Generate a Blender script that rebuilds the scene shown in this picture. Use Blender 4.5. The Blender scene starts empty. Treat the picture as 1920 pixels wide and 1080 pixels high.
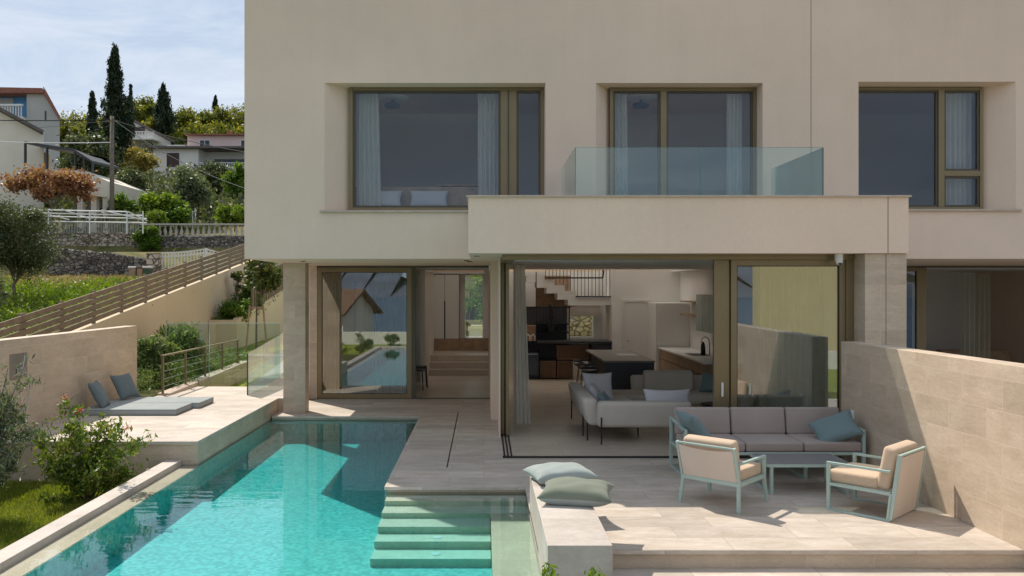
import bpy, bmesh, math, random
import numpy as np
from mathutils import Vector, Matrix
R = math.radians
C = bpy.context.scene.collection
F = 1545.0            # focal length in photo pixels
CAMH = 2.4
def PX(px, D): return (px - 907.0) * D / F
def PZ(py, D): return CAMH - (py - 540.0) * D / F

# ------------------------------------------------------------------ camera
cam_d = bpy.data.cameras.new("camera"); cam = bpy.data.objects.new("camera", cam_d); C.objects.link(cam)
cam.location = (0, 0, CAMH); cam.rotation_euler = (R(90), 0, 0)
cam_d.sensor_width = 36; cam_d.lens = F / 1920 * 36; cam_d.shift_x = 53 / 1920
cam_d.clip_start = 0.05; cam_d.clip_end = 20000
bpy.context.scene.camera = cam
# ------------------------------------------------------------------ world, sun, exposure
SUN = Vector((-.49, .60, 1.0)).normalized()
SEL = math.asin(SUN.z); SAZ = math.atan2(SUN.x, SUN.y)
w = bpy.data.worlds.new("World"); bpy.context.scene.world = w; w.use_nodes = True
nt = w.node_tree; nt.nodes.clear()
out = nt.nodes.new('ShaderNodeOutputWorld'); bg = nt.nodes.new('ShaderNodeBackground')
sky = nt.nodes.new('ShaderNodeTexSky'); sky.sky_type = 'NISHITA'; sky.sun_disc = False
sky.sun_elevation = SEL; sky.sun_rotation = SAZ; sky.air_density = 1.0; sky.dust_density = 1.2; sky.ozone_density = 1.5
tc = nt.nodes.new('ShaderNodeTexCoord'); mp = nt.nodes.new('ShaderNodeMapping'); mp.inputs['Scale'].default_value = (1.6, 2.2, 7.0); mp.inputs['Rotation'].default_value = (0, R(24), 0)
nz = nt.nodes.new('ShaderNodeTexNoise'); nz.inputs['Scale'].default_value = 2.2; nz.inputs['Detail'].default_value = 7; nz.inputs['Roughness'].default_value = .62
nz.inputs['Distortion'].default_value = .6
rp = nt.nodes.new('ShaderNodeValToRGB'); rp.color_ramp.elements[0].position = .42; rp.color_ramp.elements[1].position = .78
rp.color_ramp.elements[1].color = (2.45, 2.58, 2.75, 1); rp.color_ramp.elements[0].color = (1.5, 1.78, 2.2, 1)
mx = nt.nodes.new('ShaderNodeMixRGB'); mx.inputs[0].default_value = .94
nt.links.new(tc.outputs['Generated'], mp.inputs[0]); nt.links.new(mp.outputs[0], nz.inputs[0]); nt.links.new(nz.outputs[0], rp.inputs[0])
nt.links.new(rp.outputs[0], mx.inputs[2]); nt.links.new(sky.outputs[0], mx.inputs[1]); nt.links.new(mx.outputs[0], bg.inputs[0])
bg.inputs[1].default_value = 0.15
nt.links.new(bg.outputs[0], out.inputs[0])
sd = bpy.data.lights.new("sun", 'SUN'); so = bpy.data.objects.new("sun", sd); C.objects.link(so)
sd.energy = 2.35; sd.angle = R(.53); sd.color = (1.0, .92, .81)
so.rotation_euler = SUN.to_track_quat('Z', 'Y').to_euler(); so.location = (-30, 40, 60)
vs = bpy.context.scene.view_settings
vs.view_transform = 'Standard'; vs.look = 'None'; vs.gamma = 1; vs.exposure = 1.13
bpy.context.scene.cycles.max_bounces = 14; bpy.context.scene.cycles.diffuse_bounces = 10
bpy.context.scene.cycles.transparent_max_bounces = 24

# ------------------------------------------------------------------ materials
def L(r, g, b):
    f = lambda c: ((c / 255 + .055) / 1.055) ** 2.4 if c > 10 else c / 255 / 12.92
    return (f(r), f(g), f(b), 1)
def newmat(name):
    m = bpy.data.materials.new(name); m.use_nodes = True
    return m, m.node_tree, m.node_tree.nodes['Principled BSDF']
def N(t, typ, **kw):
    n = t.nodes.new(typ)
    for k, v in kw.items():
        if k in n.inputs: n.inputs[k].default_value = v
        else: setattr(n, k, v)
    return n
def setcol(c): return c if len(c) == 4 else (*c, 1)
def plain(name, col, rough=.6, metal=0., nscale=8., namt=.12, bump=.0, bscale=60., spec=.5, coord='Object'):
    m, t, p = newmat(name); col = setcol(col)
    tcn = N(t, 'ShaderNodeTexCoord'); n = N(t, 'ShaderNodeTexNoise', Scale=nscale, Detail=5.)
    t.links.new(tcn.outputs[coord], n.inputs['Vector'])
    r = N(t, 'ShaderNodeValToRGB')
    r.color_ramp.elements[0].position = .3; r.color_ramp.elements[1].position = .7
    r.color_ramp.elements[0].color = (*[c * (1 - namt) for c in col[:3]], 1); r.color_ramp.elements[1].color = (*[min(1, c * (1 + namt)) for c in col[:3]], 1)
    t.links.new(n.outputs[0], r.inputs[0]); t.links.new(r.outputs[0], p.inputs['Base Color'])
    p.inputs['Roughness'].default_value = rough; p.inputs['Metallic'].default_value = metal
    p.inputs['Specular IOR Level'].default_value = spec
    if bump:
        n2 = N(t, 'ShaderNodeTexNoise', Scale=bscale, Detail=3.); t.links.new(tcn.outputs[coord], n2.inputs['Vector'])
        b = N(t, 'ShaderNodeBump', Strength=bump, Distance=.01); t.links.new(n2.outputs[0], b.inputs['Height']); t.links.new(b.outputs[0], p.inputs['Normal'])
    return m
def stonemat(name, col, tw=1.0, th=.34, joint=.0025, namt=.16, rough=.55, wall_h=None, dirt=0., jd=.62, stretch=3.4):
    """cut limestone tiles; picks the layout plane from the face normal"""
    m, t, p = newmat(name); col = setcol(col)
    tcn = N(t, 'ShaderNodeTexCoord'); g = N(t, 'ShaderNodeNewGeometry')
    s = N(t, 'ShaderNodeSeparateXYZ'); t.links.new(tcn.outputs['Object'], s.inputs[0])
    sn = N(t, 'ShaderNodeSeparateXYZ'); t.links.new(g.outputs['True Normal'], sn.inputs[0])
    ab = N(t, 'ShaderNodeMath', operation='ABSOLUTE'); t.links.new(sn.outputs[2], ab.inputs[0])
    gt = N(t, 'ShaderNodeMath', operation='GREATER_THAN'); gt.inputs[1].default_value = .6; t.links.new(ab.outputs[0], gt.inputs[0])
    ad = N(t, 'ShaderNodeMath', operation='ADD'); t.links.new(s.outputs[0], ad.inputs[0]); t.links.new(s.outputs[1], ad.inputs[1])
    cw = N(t, 'ShaderNodeCombineXYZ'); t.links.new(ad.outputs[0], cw.inputs[0]); t.links.new(s.outputs[2], cw.inputs[1])
    cf = N(t, 'ShaderNodeCombineXYZ'); t.links.new(s.outputs[0], cf.inputs[0]); t.links.new(s.outputs[1], cf.inputs[1])
    mv = N(t, 'ShaderNodeMix', data_type='VECTOR'); t.links.new(gt.outputs[0], mv.inputs[0]); t.links.new(cw.outputs[0], mv.inputs[4]); t.links.new(cf.outputs[0], mv.inputs[5])
    vec = mv.outputs[1]
    br = N(t, 'ShaderNodeTexBrick', offset=.37, squash=1.0, offset_frequency=2)
    br.inputs['Color1'].default_value = (.0, .0, .0, 1); br.inputs['Color2'].default_value = (1, 1, 1, 1); br.inputs['Mortar'].default_value = (.5, .5, .5, 1)
    br.inputs['Scale'].default_value = 1.0; br.inputs['Mortar Size'].default_value = joint; br.inputs['Mortar Smooth'].default_value = .1
    br.inputs['Brick Width'].default_value = tw; br.inputs['Row Height'].default_value = th
    t.links.new(vec, br.inputs['Vector'])
    # veins stretched along the tile, shifted per tile
    sc = N(t, 'ShaderNodeVectorMath', operation='MULTIPLY'); sc.inputs[1].default_value = (1.3, stretch, 1.0); t.links.new(vec, sc.inputs[0])
    off = N(t, 'ShaderNodeVectorMath', operation='SCALE'); off.inputs['Scale'].default_value = 9.0; t.links.new(br.outputs['Color'], off.inputs[0])
    ad2 = N(t, 'ShaderNodeVectorMath', operation='ADD'); t.links.new(sc.outputs[0], ad2.inputs[0]); t.links.new(off.outputs[0], ad2.inputs[1])
    n1 = N(t, 'ShaderNodeTexNoise', Scale=1.6, Detail=8., Roughness=.62, Distortion=.5); t.links.new(ad2.outputs[0], n1.inputs['Vector'])
    r = N(t, 'ShaderNodeValToRGB'); e = r.color_ramp.elements
    e[0].position = .28; e[1].position = .72
    e[0].color = (col[0] * (1 - namt), col[1] * (1 - namt * 1.25), col[2] * (1 - namt * 1.6), 1); e[1].color = (*[min(1, c * (1 + namt * .7)) for c in col[:3]], 1)
    t.links.new(n1.outputs[0], r.inputs[0])
    # per tile tint
    mr = N(t, 'ShaderNodeMapRange'); mr.inputs[3].default_value = 1 - namt * .75; mr.inputs[4].default_value = 1 + namt * .45; t.links.new(br.outputs['Color'], mr.inputs[0])
    mu = N(t, 'ShaderNodeVectorMath', operation='SCALE'); t.links.new(r.outputs[0], mu.inputs[0]); t.links.new(mr.outputs[0], mu.inputs['Scale'])
    # large weathering
    n3 = N(t, 'ShaderNodeTexNoise', Scale=.9, Detail=6., Roughness=.6); t.links.new(tcn.outputs['Object'], n3.inputs['Vector'])
    mr3 = N(t, 'ShaderNodeMapRange'); mr3.inputs[1].default_value = .3; mr3.inputs[2].default_value = .7; mr3.inputs[3].default_value = .88 - dirt; mr3.inputs[4].default_value = 1.06; t.links.new(n3.outputs[0], mr3.inputs[0])
    mu3 = N(t, 'ShaderNodeVectorMath', operation='SCALE'); t.links.new(mu.outputs[0], mu3.inputs[0]); t.links.new(mr3.outputs[0], mu3.inputs['Scale'])
    mj = N(t, 'ShaderNodeMixRGB'); mj.inputs[2].default_value = (*[c * jd for c in col[:3]], 1); t.links.new(br.outputs['Fac'], mj.inputs[0]); t.links.new(mu3.outputs[0], mj.inputs[1])
    n6 = N(t, 'ShaderNodeTexNoise', Scale=11., Detail=7., Roughness=.7, Distortion=.8); t.links.new(ad2.outputs[0], n6.inputs['Vector'])
    m6 = N(t, 'ShaderNodeMapRange'); m6.inputs[1].default_value = .32; m6.inputs[2].default_value = .68; m6.inputs[3].default_value = .87; m6.inputs[4].default_value = 1.07; t.links.new(n6.outputs[0], m6.inputs[0])
    mu6 = N(t, 'ShaderNodeVectorMath', operation='SCALE'); t.links.new(mj.outputs[0], mu6.inputs[0]); t.links.new(m6.outputs[0], mu6.inputs['Scale'])
    t.links.new(mu6.outputs[0], p.inputs['Base Color']); p.inputs['Roughness'].default_value = rough
    b = N(t, 'ShaderNodeBump', Strength=.25, Distance=.004, invert=True); t.links.new(br.outputs['Fac'], b.inputs['Height'])
    n4 = N(t, 'ShaderNodeTexNoise', Scale=45., Detail=4.); t.links.new(tcn.outputs['Object'], n4.inputs['Vector'])
    b2 = N(t, 'ShaderNodeBump', Strength=.12, Distance=.004); t.links.new(n4.outputs[0], b2.inputs['Height']); t.links.new(b.outputs[0], b2.inputs['Normal']); t.links.new(b2.outputs[0], p.inputs['Normal'])
    return m
def stucco(name, col, s=1.):
    m, t, p = newmat(name); col = setcol(col)
    tcn = N(t, 'ShaderNodeTexCoord')
    n = N(t, 'ShaderNodeTexNoise', Scale=.55, Detail=7., Roughness=.6); t.links.new(tcn.outputs['Object'], n.inputs['Vector'])
    r = N(t, 'ShaderNodeValToRGB'); r.color_ramp.elements[0].position = .3; r.color_ramp.elements[1].position = .7
    r.color_ramp.elements[0].color = (*[c * .93 for c in col[:3]], 1); r.color_ramp.elements[1].color = (*[c * 1.04 for c in col[:3]], 1)
    t.links.new(n.outputs[0], r.inputs[0])
    n2 = N(t, 'ShaderNodeTexNoise', Scale=38., Detail=5., Roughness=.7); t.links.new(tcn.outputs['Object'], n2.inputs['Vector'])
    mr = N(t, 'ShaderNodeMapRange'); mr.inputs[3].default_value = .88; mr.inputs[4].default_value = 1.10; t.links.new(n2.outputs[0], mr.inputs[0])
    mu = N(t, 'ShaderNodeVectorMath', operation='SCALE'); t.links.new(r.outputs[0], mu.inputs[0]); t.links.new(mr.outputs[0], mu.inputs['Scale'])
    ms = N(t, 'ShaderNodeMapping'); ms.inputs['Scale'].default_value = (7, 7, .35); t.links.new(tcn.outputs['Object'], ms.inputs[0])
    n5 = N(t, 'ShaderNodeTexNoise', Scale=1.0, Detail=5., Roughness=.65); t.links.new(ms.outputs[0], n5.inputs['Vector'])
    m5 = N(t, 'ShaderNodeMapRange'); m5.inputs[1].default_value = .3; m5.inputs[2].default_value = .7; m5.inputs[3].default_value = .985; m5.inputs[4].default_value = 1.01; t.links.new(n5.outputs[0], m5.inputs[0])
    mu5 = N(t, 'ShaderNodeVectorMath', operation='SCALE'); t.links.new(mu.outputs[0], mu5.inputs[0]); t.links.new(m5.outputs[0], mu5.inputs['Scale'])
    t.links.new(mu5.outputs[0], p.inputs['Base Color']); p.inputs['Roughness'].default_value = .9; p.inputs['Specular IOR Level'].default_value = .2
    b = N(t, 'ShaderNodeBump', Strength=.35 * s, Distance=.006); t.links.new(n2.outputs[0], b.inputs['Height']); t.links.new(b.outputs[0], p.inputs['Normal'])
    return m
def glassmat(name, tint=(.86, .92, .9), refl=.10, f=1.0, rough=0., gc=(.95, .97, 1)):
    m = bpy.data.materials.new(name); m.use_nodes = True; t = m.node_tree; t.nodes.clear()
    o = N(t, 'ShaderNodeOutputMaterial'); tr = N(t, 'ShaderNodeBsdfTransparent'); tr.inputs[0].default_value = (*tint, 1)
    gl = N(t, 'ShaderNodeBsdfGlossy'); gl.inputs['Roughness'].default_value = rough; gl.inputs[0].default_value = (*gc, 1)
    fr = N(t, 'ShaderNodeFresnel', IOR=1.5); ma = N(t, 'ShaderNodeMath', operation='MULTIPLY_ADD'); ma.inputs[1].default_value = f; ma.inputs[2].default_value = refl; ma.use_clamp = True
    mi = N(t, 'ShaderNodeMixShader'); t.links.new(fr.outputs[0], ma.inputs[0]); t.links.new(ma.outputs[0], mi.inputs[0]); t.links.new(tr.outputs[0], mi.inputs[1]); t.links.new(gl.outputs[0], mi.inputs[2]); t.links.new(mi.outputs[0], o.inputs[0])
    return m
def leafmat(name, cols, trans=.35, nscale=1.2, rough=.5):
    m = bpy.data.materials.new(name); m.use_nodes = True; t = m.node_tree; t.nodes.clear()
    o = N(t, 'ShaderNodeOutputMaterial'); g = N(t, 'ShaderNodeNewGeometry'); tcn = N(t, 'ShaderNodeTexCoord')
    n = N(t, 'ShaderNodeTexNoise', Scale=nscale, Detail=4.); t.links.new(tcn.outputs['Object'], n.inputs['Vector'])
    a = N(t, 'ShaderNodeMath', operation='MULTIPLY_ADD'); a.inputs[1].default_value = .55; t.links.new(g.outputs['Random Per Island'], a.inputs[0])
    s2 = N(t, 'ShaderNodeMath', operation='MULTIPLY_ADD'); s2.inputs[1].default_value = .9; s2.inputs[2].default_value = -.22; t.links.new(n.outputs[0], s2.inputs[0]); t.links.new(s2.outputs[0], a.inputs[2])
    r = N(t, 'ShaderNodeValToRGB'); e = r.color_ramp.elements
    e[0].position = 0; e[0].color = setcol(cols[0]); e[1].position = 1; e[1].color = setcol(cols[-1])
    for i, c in enumerate(cols[1:-1]):
        k = e.new((i + 1) / (len(cols) - 1)); k.color = setcol(c)
    t.links.new(a.outputs[0], r.inputs[0])
    p = N(t, 'ShaderNodeBsdfPrincipled'); p.inputs['Roughness'].default_value = rough; p.inputs['Specular IOR Level'].default_value = .35
    tl = N(t, 'ShaderNodeBsdfTranslucent'); mi = N(t, 'ShaderNodeMixShader'); mi.inputs[0].default_value = trans
    br = N(t, 'ShaderNodeMixRGB', blend_type='MULTIPLY'); br.inputs[0].default_value = 1; br.inputs[2].default_value = (1.3, 1.35, .7, 1)
    t.links.new(r.outputs[0], p.inputs['Base Color']); t.links.new(r.outputs[0], br.inputs[1]); t.links.new(br.outputs[0], tl.inputs[0])
    t.links.new(p.outputs[0], mi.inputs[1]); t.links.new(tl.outputs[0], mi.inputs[2]); t.links.new(mi.outputs[0], o.inputs[0])
    return m
def fabric(name, col, scale=420., trans=0., namt=.1):
    m, t, p = newmat(name); col = setcol(col)
    tcn = N(t, 'ShaderNodeTexCoord'); n = N(t, 'ShaderNodeTexNoise', Scale=scale * .35, Detail=3., Roughness=.7); t.links.new(tcn.outputs['Object'], n.inputs['Vector'])
    n2 = N(t, 'ShaderNodeTexNoise', Scale=3., Detail=4.); t.links.new(tcn.outputs['Object'], n2.inputs['Vector'])
    ad = N(t, 'ShaderNodeMath', operation='ADD'); t.links.new(n.outputs[0], ad.inputs[0]); t.links.new(n2.outputs[0], ad.inputs[1])
    mr = N(t, 'ShaderNodeMapRange'); mr.inputs[1].default_value = .6; mr.inputs[2].default_value = 1.4; mr.inputs[3].default_value = 1 - namt; mr.inputs[4].default_value = 1 + namt; t.links.new(ad.outputs[0], mr.inputs[0])
    cc = N(t, 'ShaderNodeRGB'); cc.outputs[0].default_value = col
    mu = N(t, 'ShaderNodeVectorMath', operation='SCALE'); t.links.new(cc.outputs[0], mu.inputs[0]); t.links.new(mr.outputs[0], mu.inputs['Scale']); t.links.new(mu.outputs[0], p.inputs['Base Color'])
    p.inputs['Roughness'].default_value = .95; p.inputs['Specular IOR Level'].default_value = .15; p.inputs['Sheen Weight'].default_value = .15
    wv = N(t, 'ShaderNodeTexNoise', Scale=scale, Detail=2.); t.links.new(tcn.outputs['Object'], wv.inputs['Vector'])
    b = N(t, 'ShaderNodeBump', Strength=.3, Distance=.002); t.links.new(wv.outputs[0], b.inputs['Height']); t.links.new(b.outputs[0], p.inputs['Normal'])
    if trans:
        o = [x for x in t.nodes if x.type == 'OUTPUT_MATERIAL'][0]
        tl = N(t, 'ShaderNodeBsdfTranslucent'); tl.inputs[0].default_value = col; tp = N(t, 'ShaderNodeBsdfTransparent')
        m1 = N(t, 'ShaderNodeMixShader'); m1.inputs[0].default_value = .4; m2 = N(t, 'ShaderNodeMixShader'); m2.inputs[0].default_value = trans
        t.links.new(p.outputs[0], m1.inputs[1]); t.links.new(tl.outputs[0], m1.inputs[2]); t.links.new(m1.outputs[0], m2.inputs[1]); t.links.new(tp.outputs[0], m2.inputs[2]); t.links.new(m2.outputs[0], o.inputs[0])
    return m
def rubble(name, c1, c2, scale=3.2):
    m, t, p = newmat(name); tcn = N(t, 'ShaderNodeTexCoord')
    s = N(t, 'ShaderNodeVectorMath', operation='MULTIPLY'); s.inputs[1].default_value = (1, 1, 1.6); t.links.new(tcn.outputs['Object'], s.inputs[0])
    v = N(t, 'ShaderNodeTexVoronoi', Scale=scale, feature='F1'); v2 = N(t, 'ShaderNodeTexVoronoi', Scale=scale, feature='DISTANCE_TO_EDGE')
    t.links.new(s.outputs[0], v.inputs['Vector']); t.links.new(s.outputs[0], v2.inputs['Vector'])
    sp = N(t, 'ShaderNodeSeparateXYZ'); t.links.new(v.outputs['Color'], sp.inputs[0])
    r = N(t, 'ShaderNodeValToRGB'); r.color_ramp.elements[0].color = setcol(c1); r.color_ramp.elements[1].color = setcol(c2); t.links.new(sp.outputs[0], r.inputs[0])
    e = N(t, 'ShaderNodeValToRGB'); e.color_ramp.elements[0].position = .0; e.color_ramp.elements[1].position = .09; e.color_ramp.elements[0].color = (.28, .28, .28, 1); t.links.new(v2.outputs['Distance'], e.inputs[0])
    mu = N(t, 'ShaderNodeMixRGB', blend_type='MULTIPLY'); mu.inputs[0].default_value = 1; t.links.new(r.outputs[0], mu.inputs[1]); t.links.new(e.outputs[0], mu.inputs[2]); t.links.new(mu.outputs[0], p.inputs['Base Color'])
    b = N(t, 'ShaderNodeBump', Strength=.9, Distance=.12); t.links.new(e.outputs[0], b.inputs['Height']); t.links.new(b.outputs[0], p.inputs['Normal']); p.inputs['Roughness'].default_value = .95
    return m
def grassmat(name, cols, scale=3.):
    m, t, p = newmat(name); tcn = N(t, 'ShaderNodeTexCoord')
    n = N(t, 'ShaderNodeTexNoise', Scale=scale, Detail=8., Roughness=.7); t.links.new(tcn.outputs['Object'], n.inputs['Vector'])
    r = N(t, 'ShaderNodeValToRGB'); e = r.color_ramp.elements; e[0].position = .3; e[1].position = .72; e[0].color = setcol(cols[0]); e[1].color = setcol(cols[-1])
    if len(cols) > 2: k = e.new(.5); k.color = setcol(cols[1])
    t.links.new(n.outputs[0], r.inputs[0]); t.links.new(r.outputs[0], p.inputs['Base Color']); p.inputs['Roughness'].default_value = .95; p.inputs['Specular IOR Level'].default_value = .1
    n2 = N(t, 'ShaderNodeTexNoise', Scale=scale * 12, Detail=4.); t.links.new(tcn.outputs['Object'], n2.inputs['Vector'])
    b = N(t, 'ShaderNodeBump', Strength=.8, Distance=.05); t.links.new(n2.outputs[0], b.inputs['Height']); t.links.new(b.outputs[0], p.inputs['Normal'])
    return m

M = {}
M['stucco'] = stucco('facade_render', (.79, .625, .495))
M['stucco2'] = stucco('wall_render', (.68, .56, .39))
M['floor'] = stonemat('limestone_paving', (.575, .505, .435), 1.15, .36, .003, namt=.20, jd=.55)
M['wallst'] = stonemat('limestone_cladding', (.60, .485, .37), .62, .305, .0025, namt=.14, jd=1.08)
M['benchst'] = stonemat('limestone_slab', (.53, .475, .425), 3.0, 1.2, .001, namt=.15, stretch=1.5)
M['coping'] = plain('stone_coping', (.50, .40, .32), .5, nscale=6, namt=.12)
M['poolshelf'] = stonemat('pool_shelf_stone', (.50, .46, .35), 1.4, .6, .0015, namt=.08, stretch=1.4)
M['poolstep'] = stonemat('pool_stone', (.68, .66, .54), 1.4, .6, .0015, namt=.08, stretch=1.4)
M['infloor'] = stonemat('interior_stone_floor', (.58, .50, .41), 1.15, .36, .0022, namt=.10, rough=.35)
M['gold'] = plain('bronze_aluminium', (.235, .18, .10), .42, .55, nscale=2, namt=.05)
M['darkgold'] = plain('dark_bronze', (.10, .085, .06), .45, .5, nscale=2, namt=.05)
M['white'] = plain('white_plaster', (.78, .77, .745), .85, nscale=1, namt=.03)
M['cabwhite'] = plain('white_lacquer', (.74, .73, .70), .4, nscale=1, namt=.03)
M['black'] = plain('black_metal', (.02, .02, .022), .45, .3, nscale=3, namt=.1)
M['darkpanel'] = plain('dark_panel', (.045, .045, .05), .5, nscale=3, namt=.15)
M['wood'] = plain('oak_wood', (.34, .225, .14), .55, nscale=6, namt=.25)
M['woodd'] = plain('weathered_fence_wood', (.22, .165, .11), .7, nscale=5, namt=.18)
M['steel'] = plain('brushed_steel', (.5, .5, .5), .3, 1.0, nscale=3, namt=.05)
M['plastic'] = plain('white_plastic', (.75, .75, .72), .4, nscale=3, namt=.02)
M['mint'] = plain('mint_painted_metal', (.40, .51, .46), .4, nscale=4, namt=.04)
M['taupe'] = fabric('taupe_fabric', (.37, .305, .27))
M['sand'] = fabric('sand_fabric', (.57, .43, .31))
M['sling'] = fabric('beige_sling_fabric', (.64, .55, .47), 600, namt=.06)
M['teal'] = fabric('teal_fabric', (.17, .235, .24))
M['greyblue'] = fabric('grey_blue_fabric', (.33, .36, .355))
M['slateblue'] = fabric('slate_blue_fabric', (.14, .175, .185))
M['sage'] = fabric('sage_fabric', (.185, .205, .155))
M['palesage'] = fabric('pale_sage_fabric', (.31, .345, .325))
M['linen'] = fabric('grey_linen', (.54, .48, .41), 300)
M['lavender'] = fabric('pale_cushion_fabric', (.55, .52, .53))
M['curtain'] = fabric('white_curtain', (.88, .86, .80), 300, trans=.12)
M['sheer'] = fabric('sheer_curtain', (.62, .62, .50), 300, trans=.45)
M['glass'] = glassmat('door_glass', (.90, .93, .90), .05, 1.0)
M['wglass'] = glassmat('window_glass', (.93, .95, .96), .01, .65, gc=(.72, .87, 1))
M['coated'] = glassmat('coated_door_glass', (.84, .88, .85), .13, 1.0)
M['rail_glass'] = glassmat('railing_glass', (.86, .94, .92), .03, .7)
M['edge'] = plain('glass_edge', (.10, .24, .21), .2, nscale=3, namt=.05)
M['bark'] = plain('bark', (.12, .09, .065), .95, nscale=9, namt=.4, bump=.6, bscale=30)
M['dbark'] = plain('grey_bark', (.20, .17, .14), .95, nscale=9, namt=.4, bump=.6, bscale=30)
M['pole'] = plain('weathered_pole', (.17, .14, .11), .9, nscale=7, namt=.25)
M['jointm'] = plain('joint_sealant', (.25, .21, .17), .9, nscale=3, namt=.05)
M['roof'] = plain('roof_tile_red', (.30, .12, .08), .8, nscale=7, namt=.3)
M['greyroof'] = plain('roof_edge_grey', (.14, .12, .105), .8, nscale=7, namt=.2)
M['cream'] = stucco('cream_wall', (.80, .73, .60)); M['offwhite'] = stucco('off_white_wall', (.80, .77, .71))
M['pink'] = stucco('pink_wall', (.76, .58, .53)); M['bluew'] = stucco('sky_blue_wall', (.14, .36, .62)); M['greyw'] = stucco('grey_wall', (.50, .49, .45))
M['yellow'] = stucco('yellow_wall', (.72, .61, .33))
M['winpane'] = plain('dark_window_pane', (.03, .035, .04), .15, nscale=2, namt=.3)
M['shutter'] = plain('brown_shutter', (.07, .04, .035), .6, nscale=3, namt=.2)
M['rubble'] = rubble('rubble_stone', (.30, .24, .18), (.58, .50, .40), 4.2)
M['rubbled'] = rubble('dark_rubble_stone', (.08, .07, .06), (.32, .28, .23), 5.5)
M['concrete'] = plain('concrete', (.45, .42, .37), .9, nscale=3, namt=.12, bump=.2)
M['lawn'] = grassmat('lawn_grass', [(.09, .12, .02), (.22, .27, .035), (.36, .34, .07)], 2.2)
M['field'] = grassmat('hill_ground', [(.05, .065, .015), (.14, .13, .05), (.28, .21, .11)], .6)
M['soil'] = grassmat('garden_soil', [(.04, .05, .015), (.08, .09, .03), (.13, .10, .06)], 3.)

m = bpy.data.materials.new('added_opal_diffuser'); m.use_nodes = True; t = m.node_tree; t.nodes.clear(); M['opal'] = m  # diffusing sheet for the added rooflights and wells
o = N(t, 'ShaderNodeOutputMaterial'); tl = N(t, 'ShaderNodeBsdfTranslucent'); tl.inputs[0].default_value = (.85, .84, .80, 1); t.links.new(tl.outputs[0], o.inputs[0])
# pool mosaic liner
m, t, p = newmat('pool_mosaic'); M['mosaic'] = m
tcn = N(t, 'ShaderNodeTexCoord'); v = N(t, 'ShaderNodeTexVoronoi', Scale=24., distance='CHEBYCHEV', Randomness=.15); t.links.new(tcn.outputs['Object'], v.inputs['Vector'])
sp = N(t, 'ShaderNodeSeparateXYZ'); t.links.new(v.outputs['Color'], sp.inputs[0])
r = N(t, 'ShaderNodeValToRGB'); r.color_ramp.elements[0].color = (.15, .40, .37, 1); r.color_ramp.elements[1].color = (.30, .60, .56, 1); t.links.new(sp.outputs[0], r.inputs[0]); t.links.new(r.outputs[0], p.inputs['Base Color'])
p.inputs['Roughness'].default_value = .5
# water: clear surface + absorbing body
m = bpy.data.materials.new('pool_water'); m.use_nodes = True; t = m.node_tree; t.nodes.clear(); M['water'] = m
o = N(t, 'ShaderNodeOutputMaterial'); tr = N(t, 'ShaderNodeBsdfTransparent'); gl = N(t, 'ShaderNodeBsdfGlossy'); gl.inputs['Roughness'].default_value = .0
fr = N(t, 'ShaderNodeFresnel', IOR=1.36); mi = N(t, 'ShaderNodeMixShader')
tcn = N(t, 'ShaderNodeTexCoord'); mpp = N(t, 'ShaderNodeMapping'); mpp.inputs['Scale'].default_value = (1.0, 2.2, 1); t.links.new(tcn.outputs['Object'], mpp.inputs[0])
n1 = N(t, 'ShaderNodeTexNoise', Scale=2.6, Detail=3., Roughness=.45); t.links.new(mpp.outputs[0], n1.inputs['Vector'])
bp = N(t, 'ShaderNodeBump', Strength=.09, Distance=.02); t.links.new(n1.outputs[0], bp.inputs['Height'])
t.links.new(bp.outputs[0], gl.inputs['Normal']); t.links.new(bp.outputs[0], fr.inputs['Normal'])
mm_ = N(t, 'ShaderNodeMath', operation='MULTIPLY_ADD', use_clamp=True); mm_.inputs[1].default_value = 1.2; mm_.inputs[2].default_value = .02; t.links.new(fr.outputs[0], mm_.inputs[0]); t.links.new(mm_.outputs[0], mi.inputs[0]); t.links.new(tr.outputs[0], mi.inputs[1]); t.links.new(gl.outputs[0], mi.inputs[2]); t.links.new(mi.outputs[0], o.inputs['Surface'])
va = N(t, 'ShaderNodeVolumeAbsorption'); va.inputs[0].default_value = (.22, .91, .94, 1); va.inputs['Density'].default_value = 1.0; t.links.new(va.outputs[0], o.inputs['Volume'])
# sea
m, t, p = newmat('sea_water'); M['sea'] = m
p.inputs['Base Color'].default_value = (.01, .05, .10, 1); p.inputs['Roughness'].default_value = .35; p.inputs['Specular IOR Level'].default_value = .2

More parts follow.
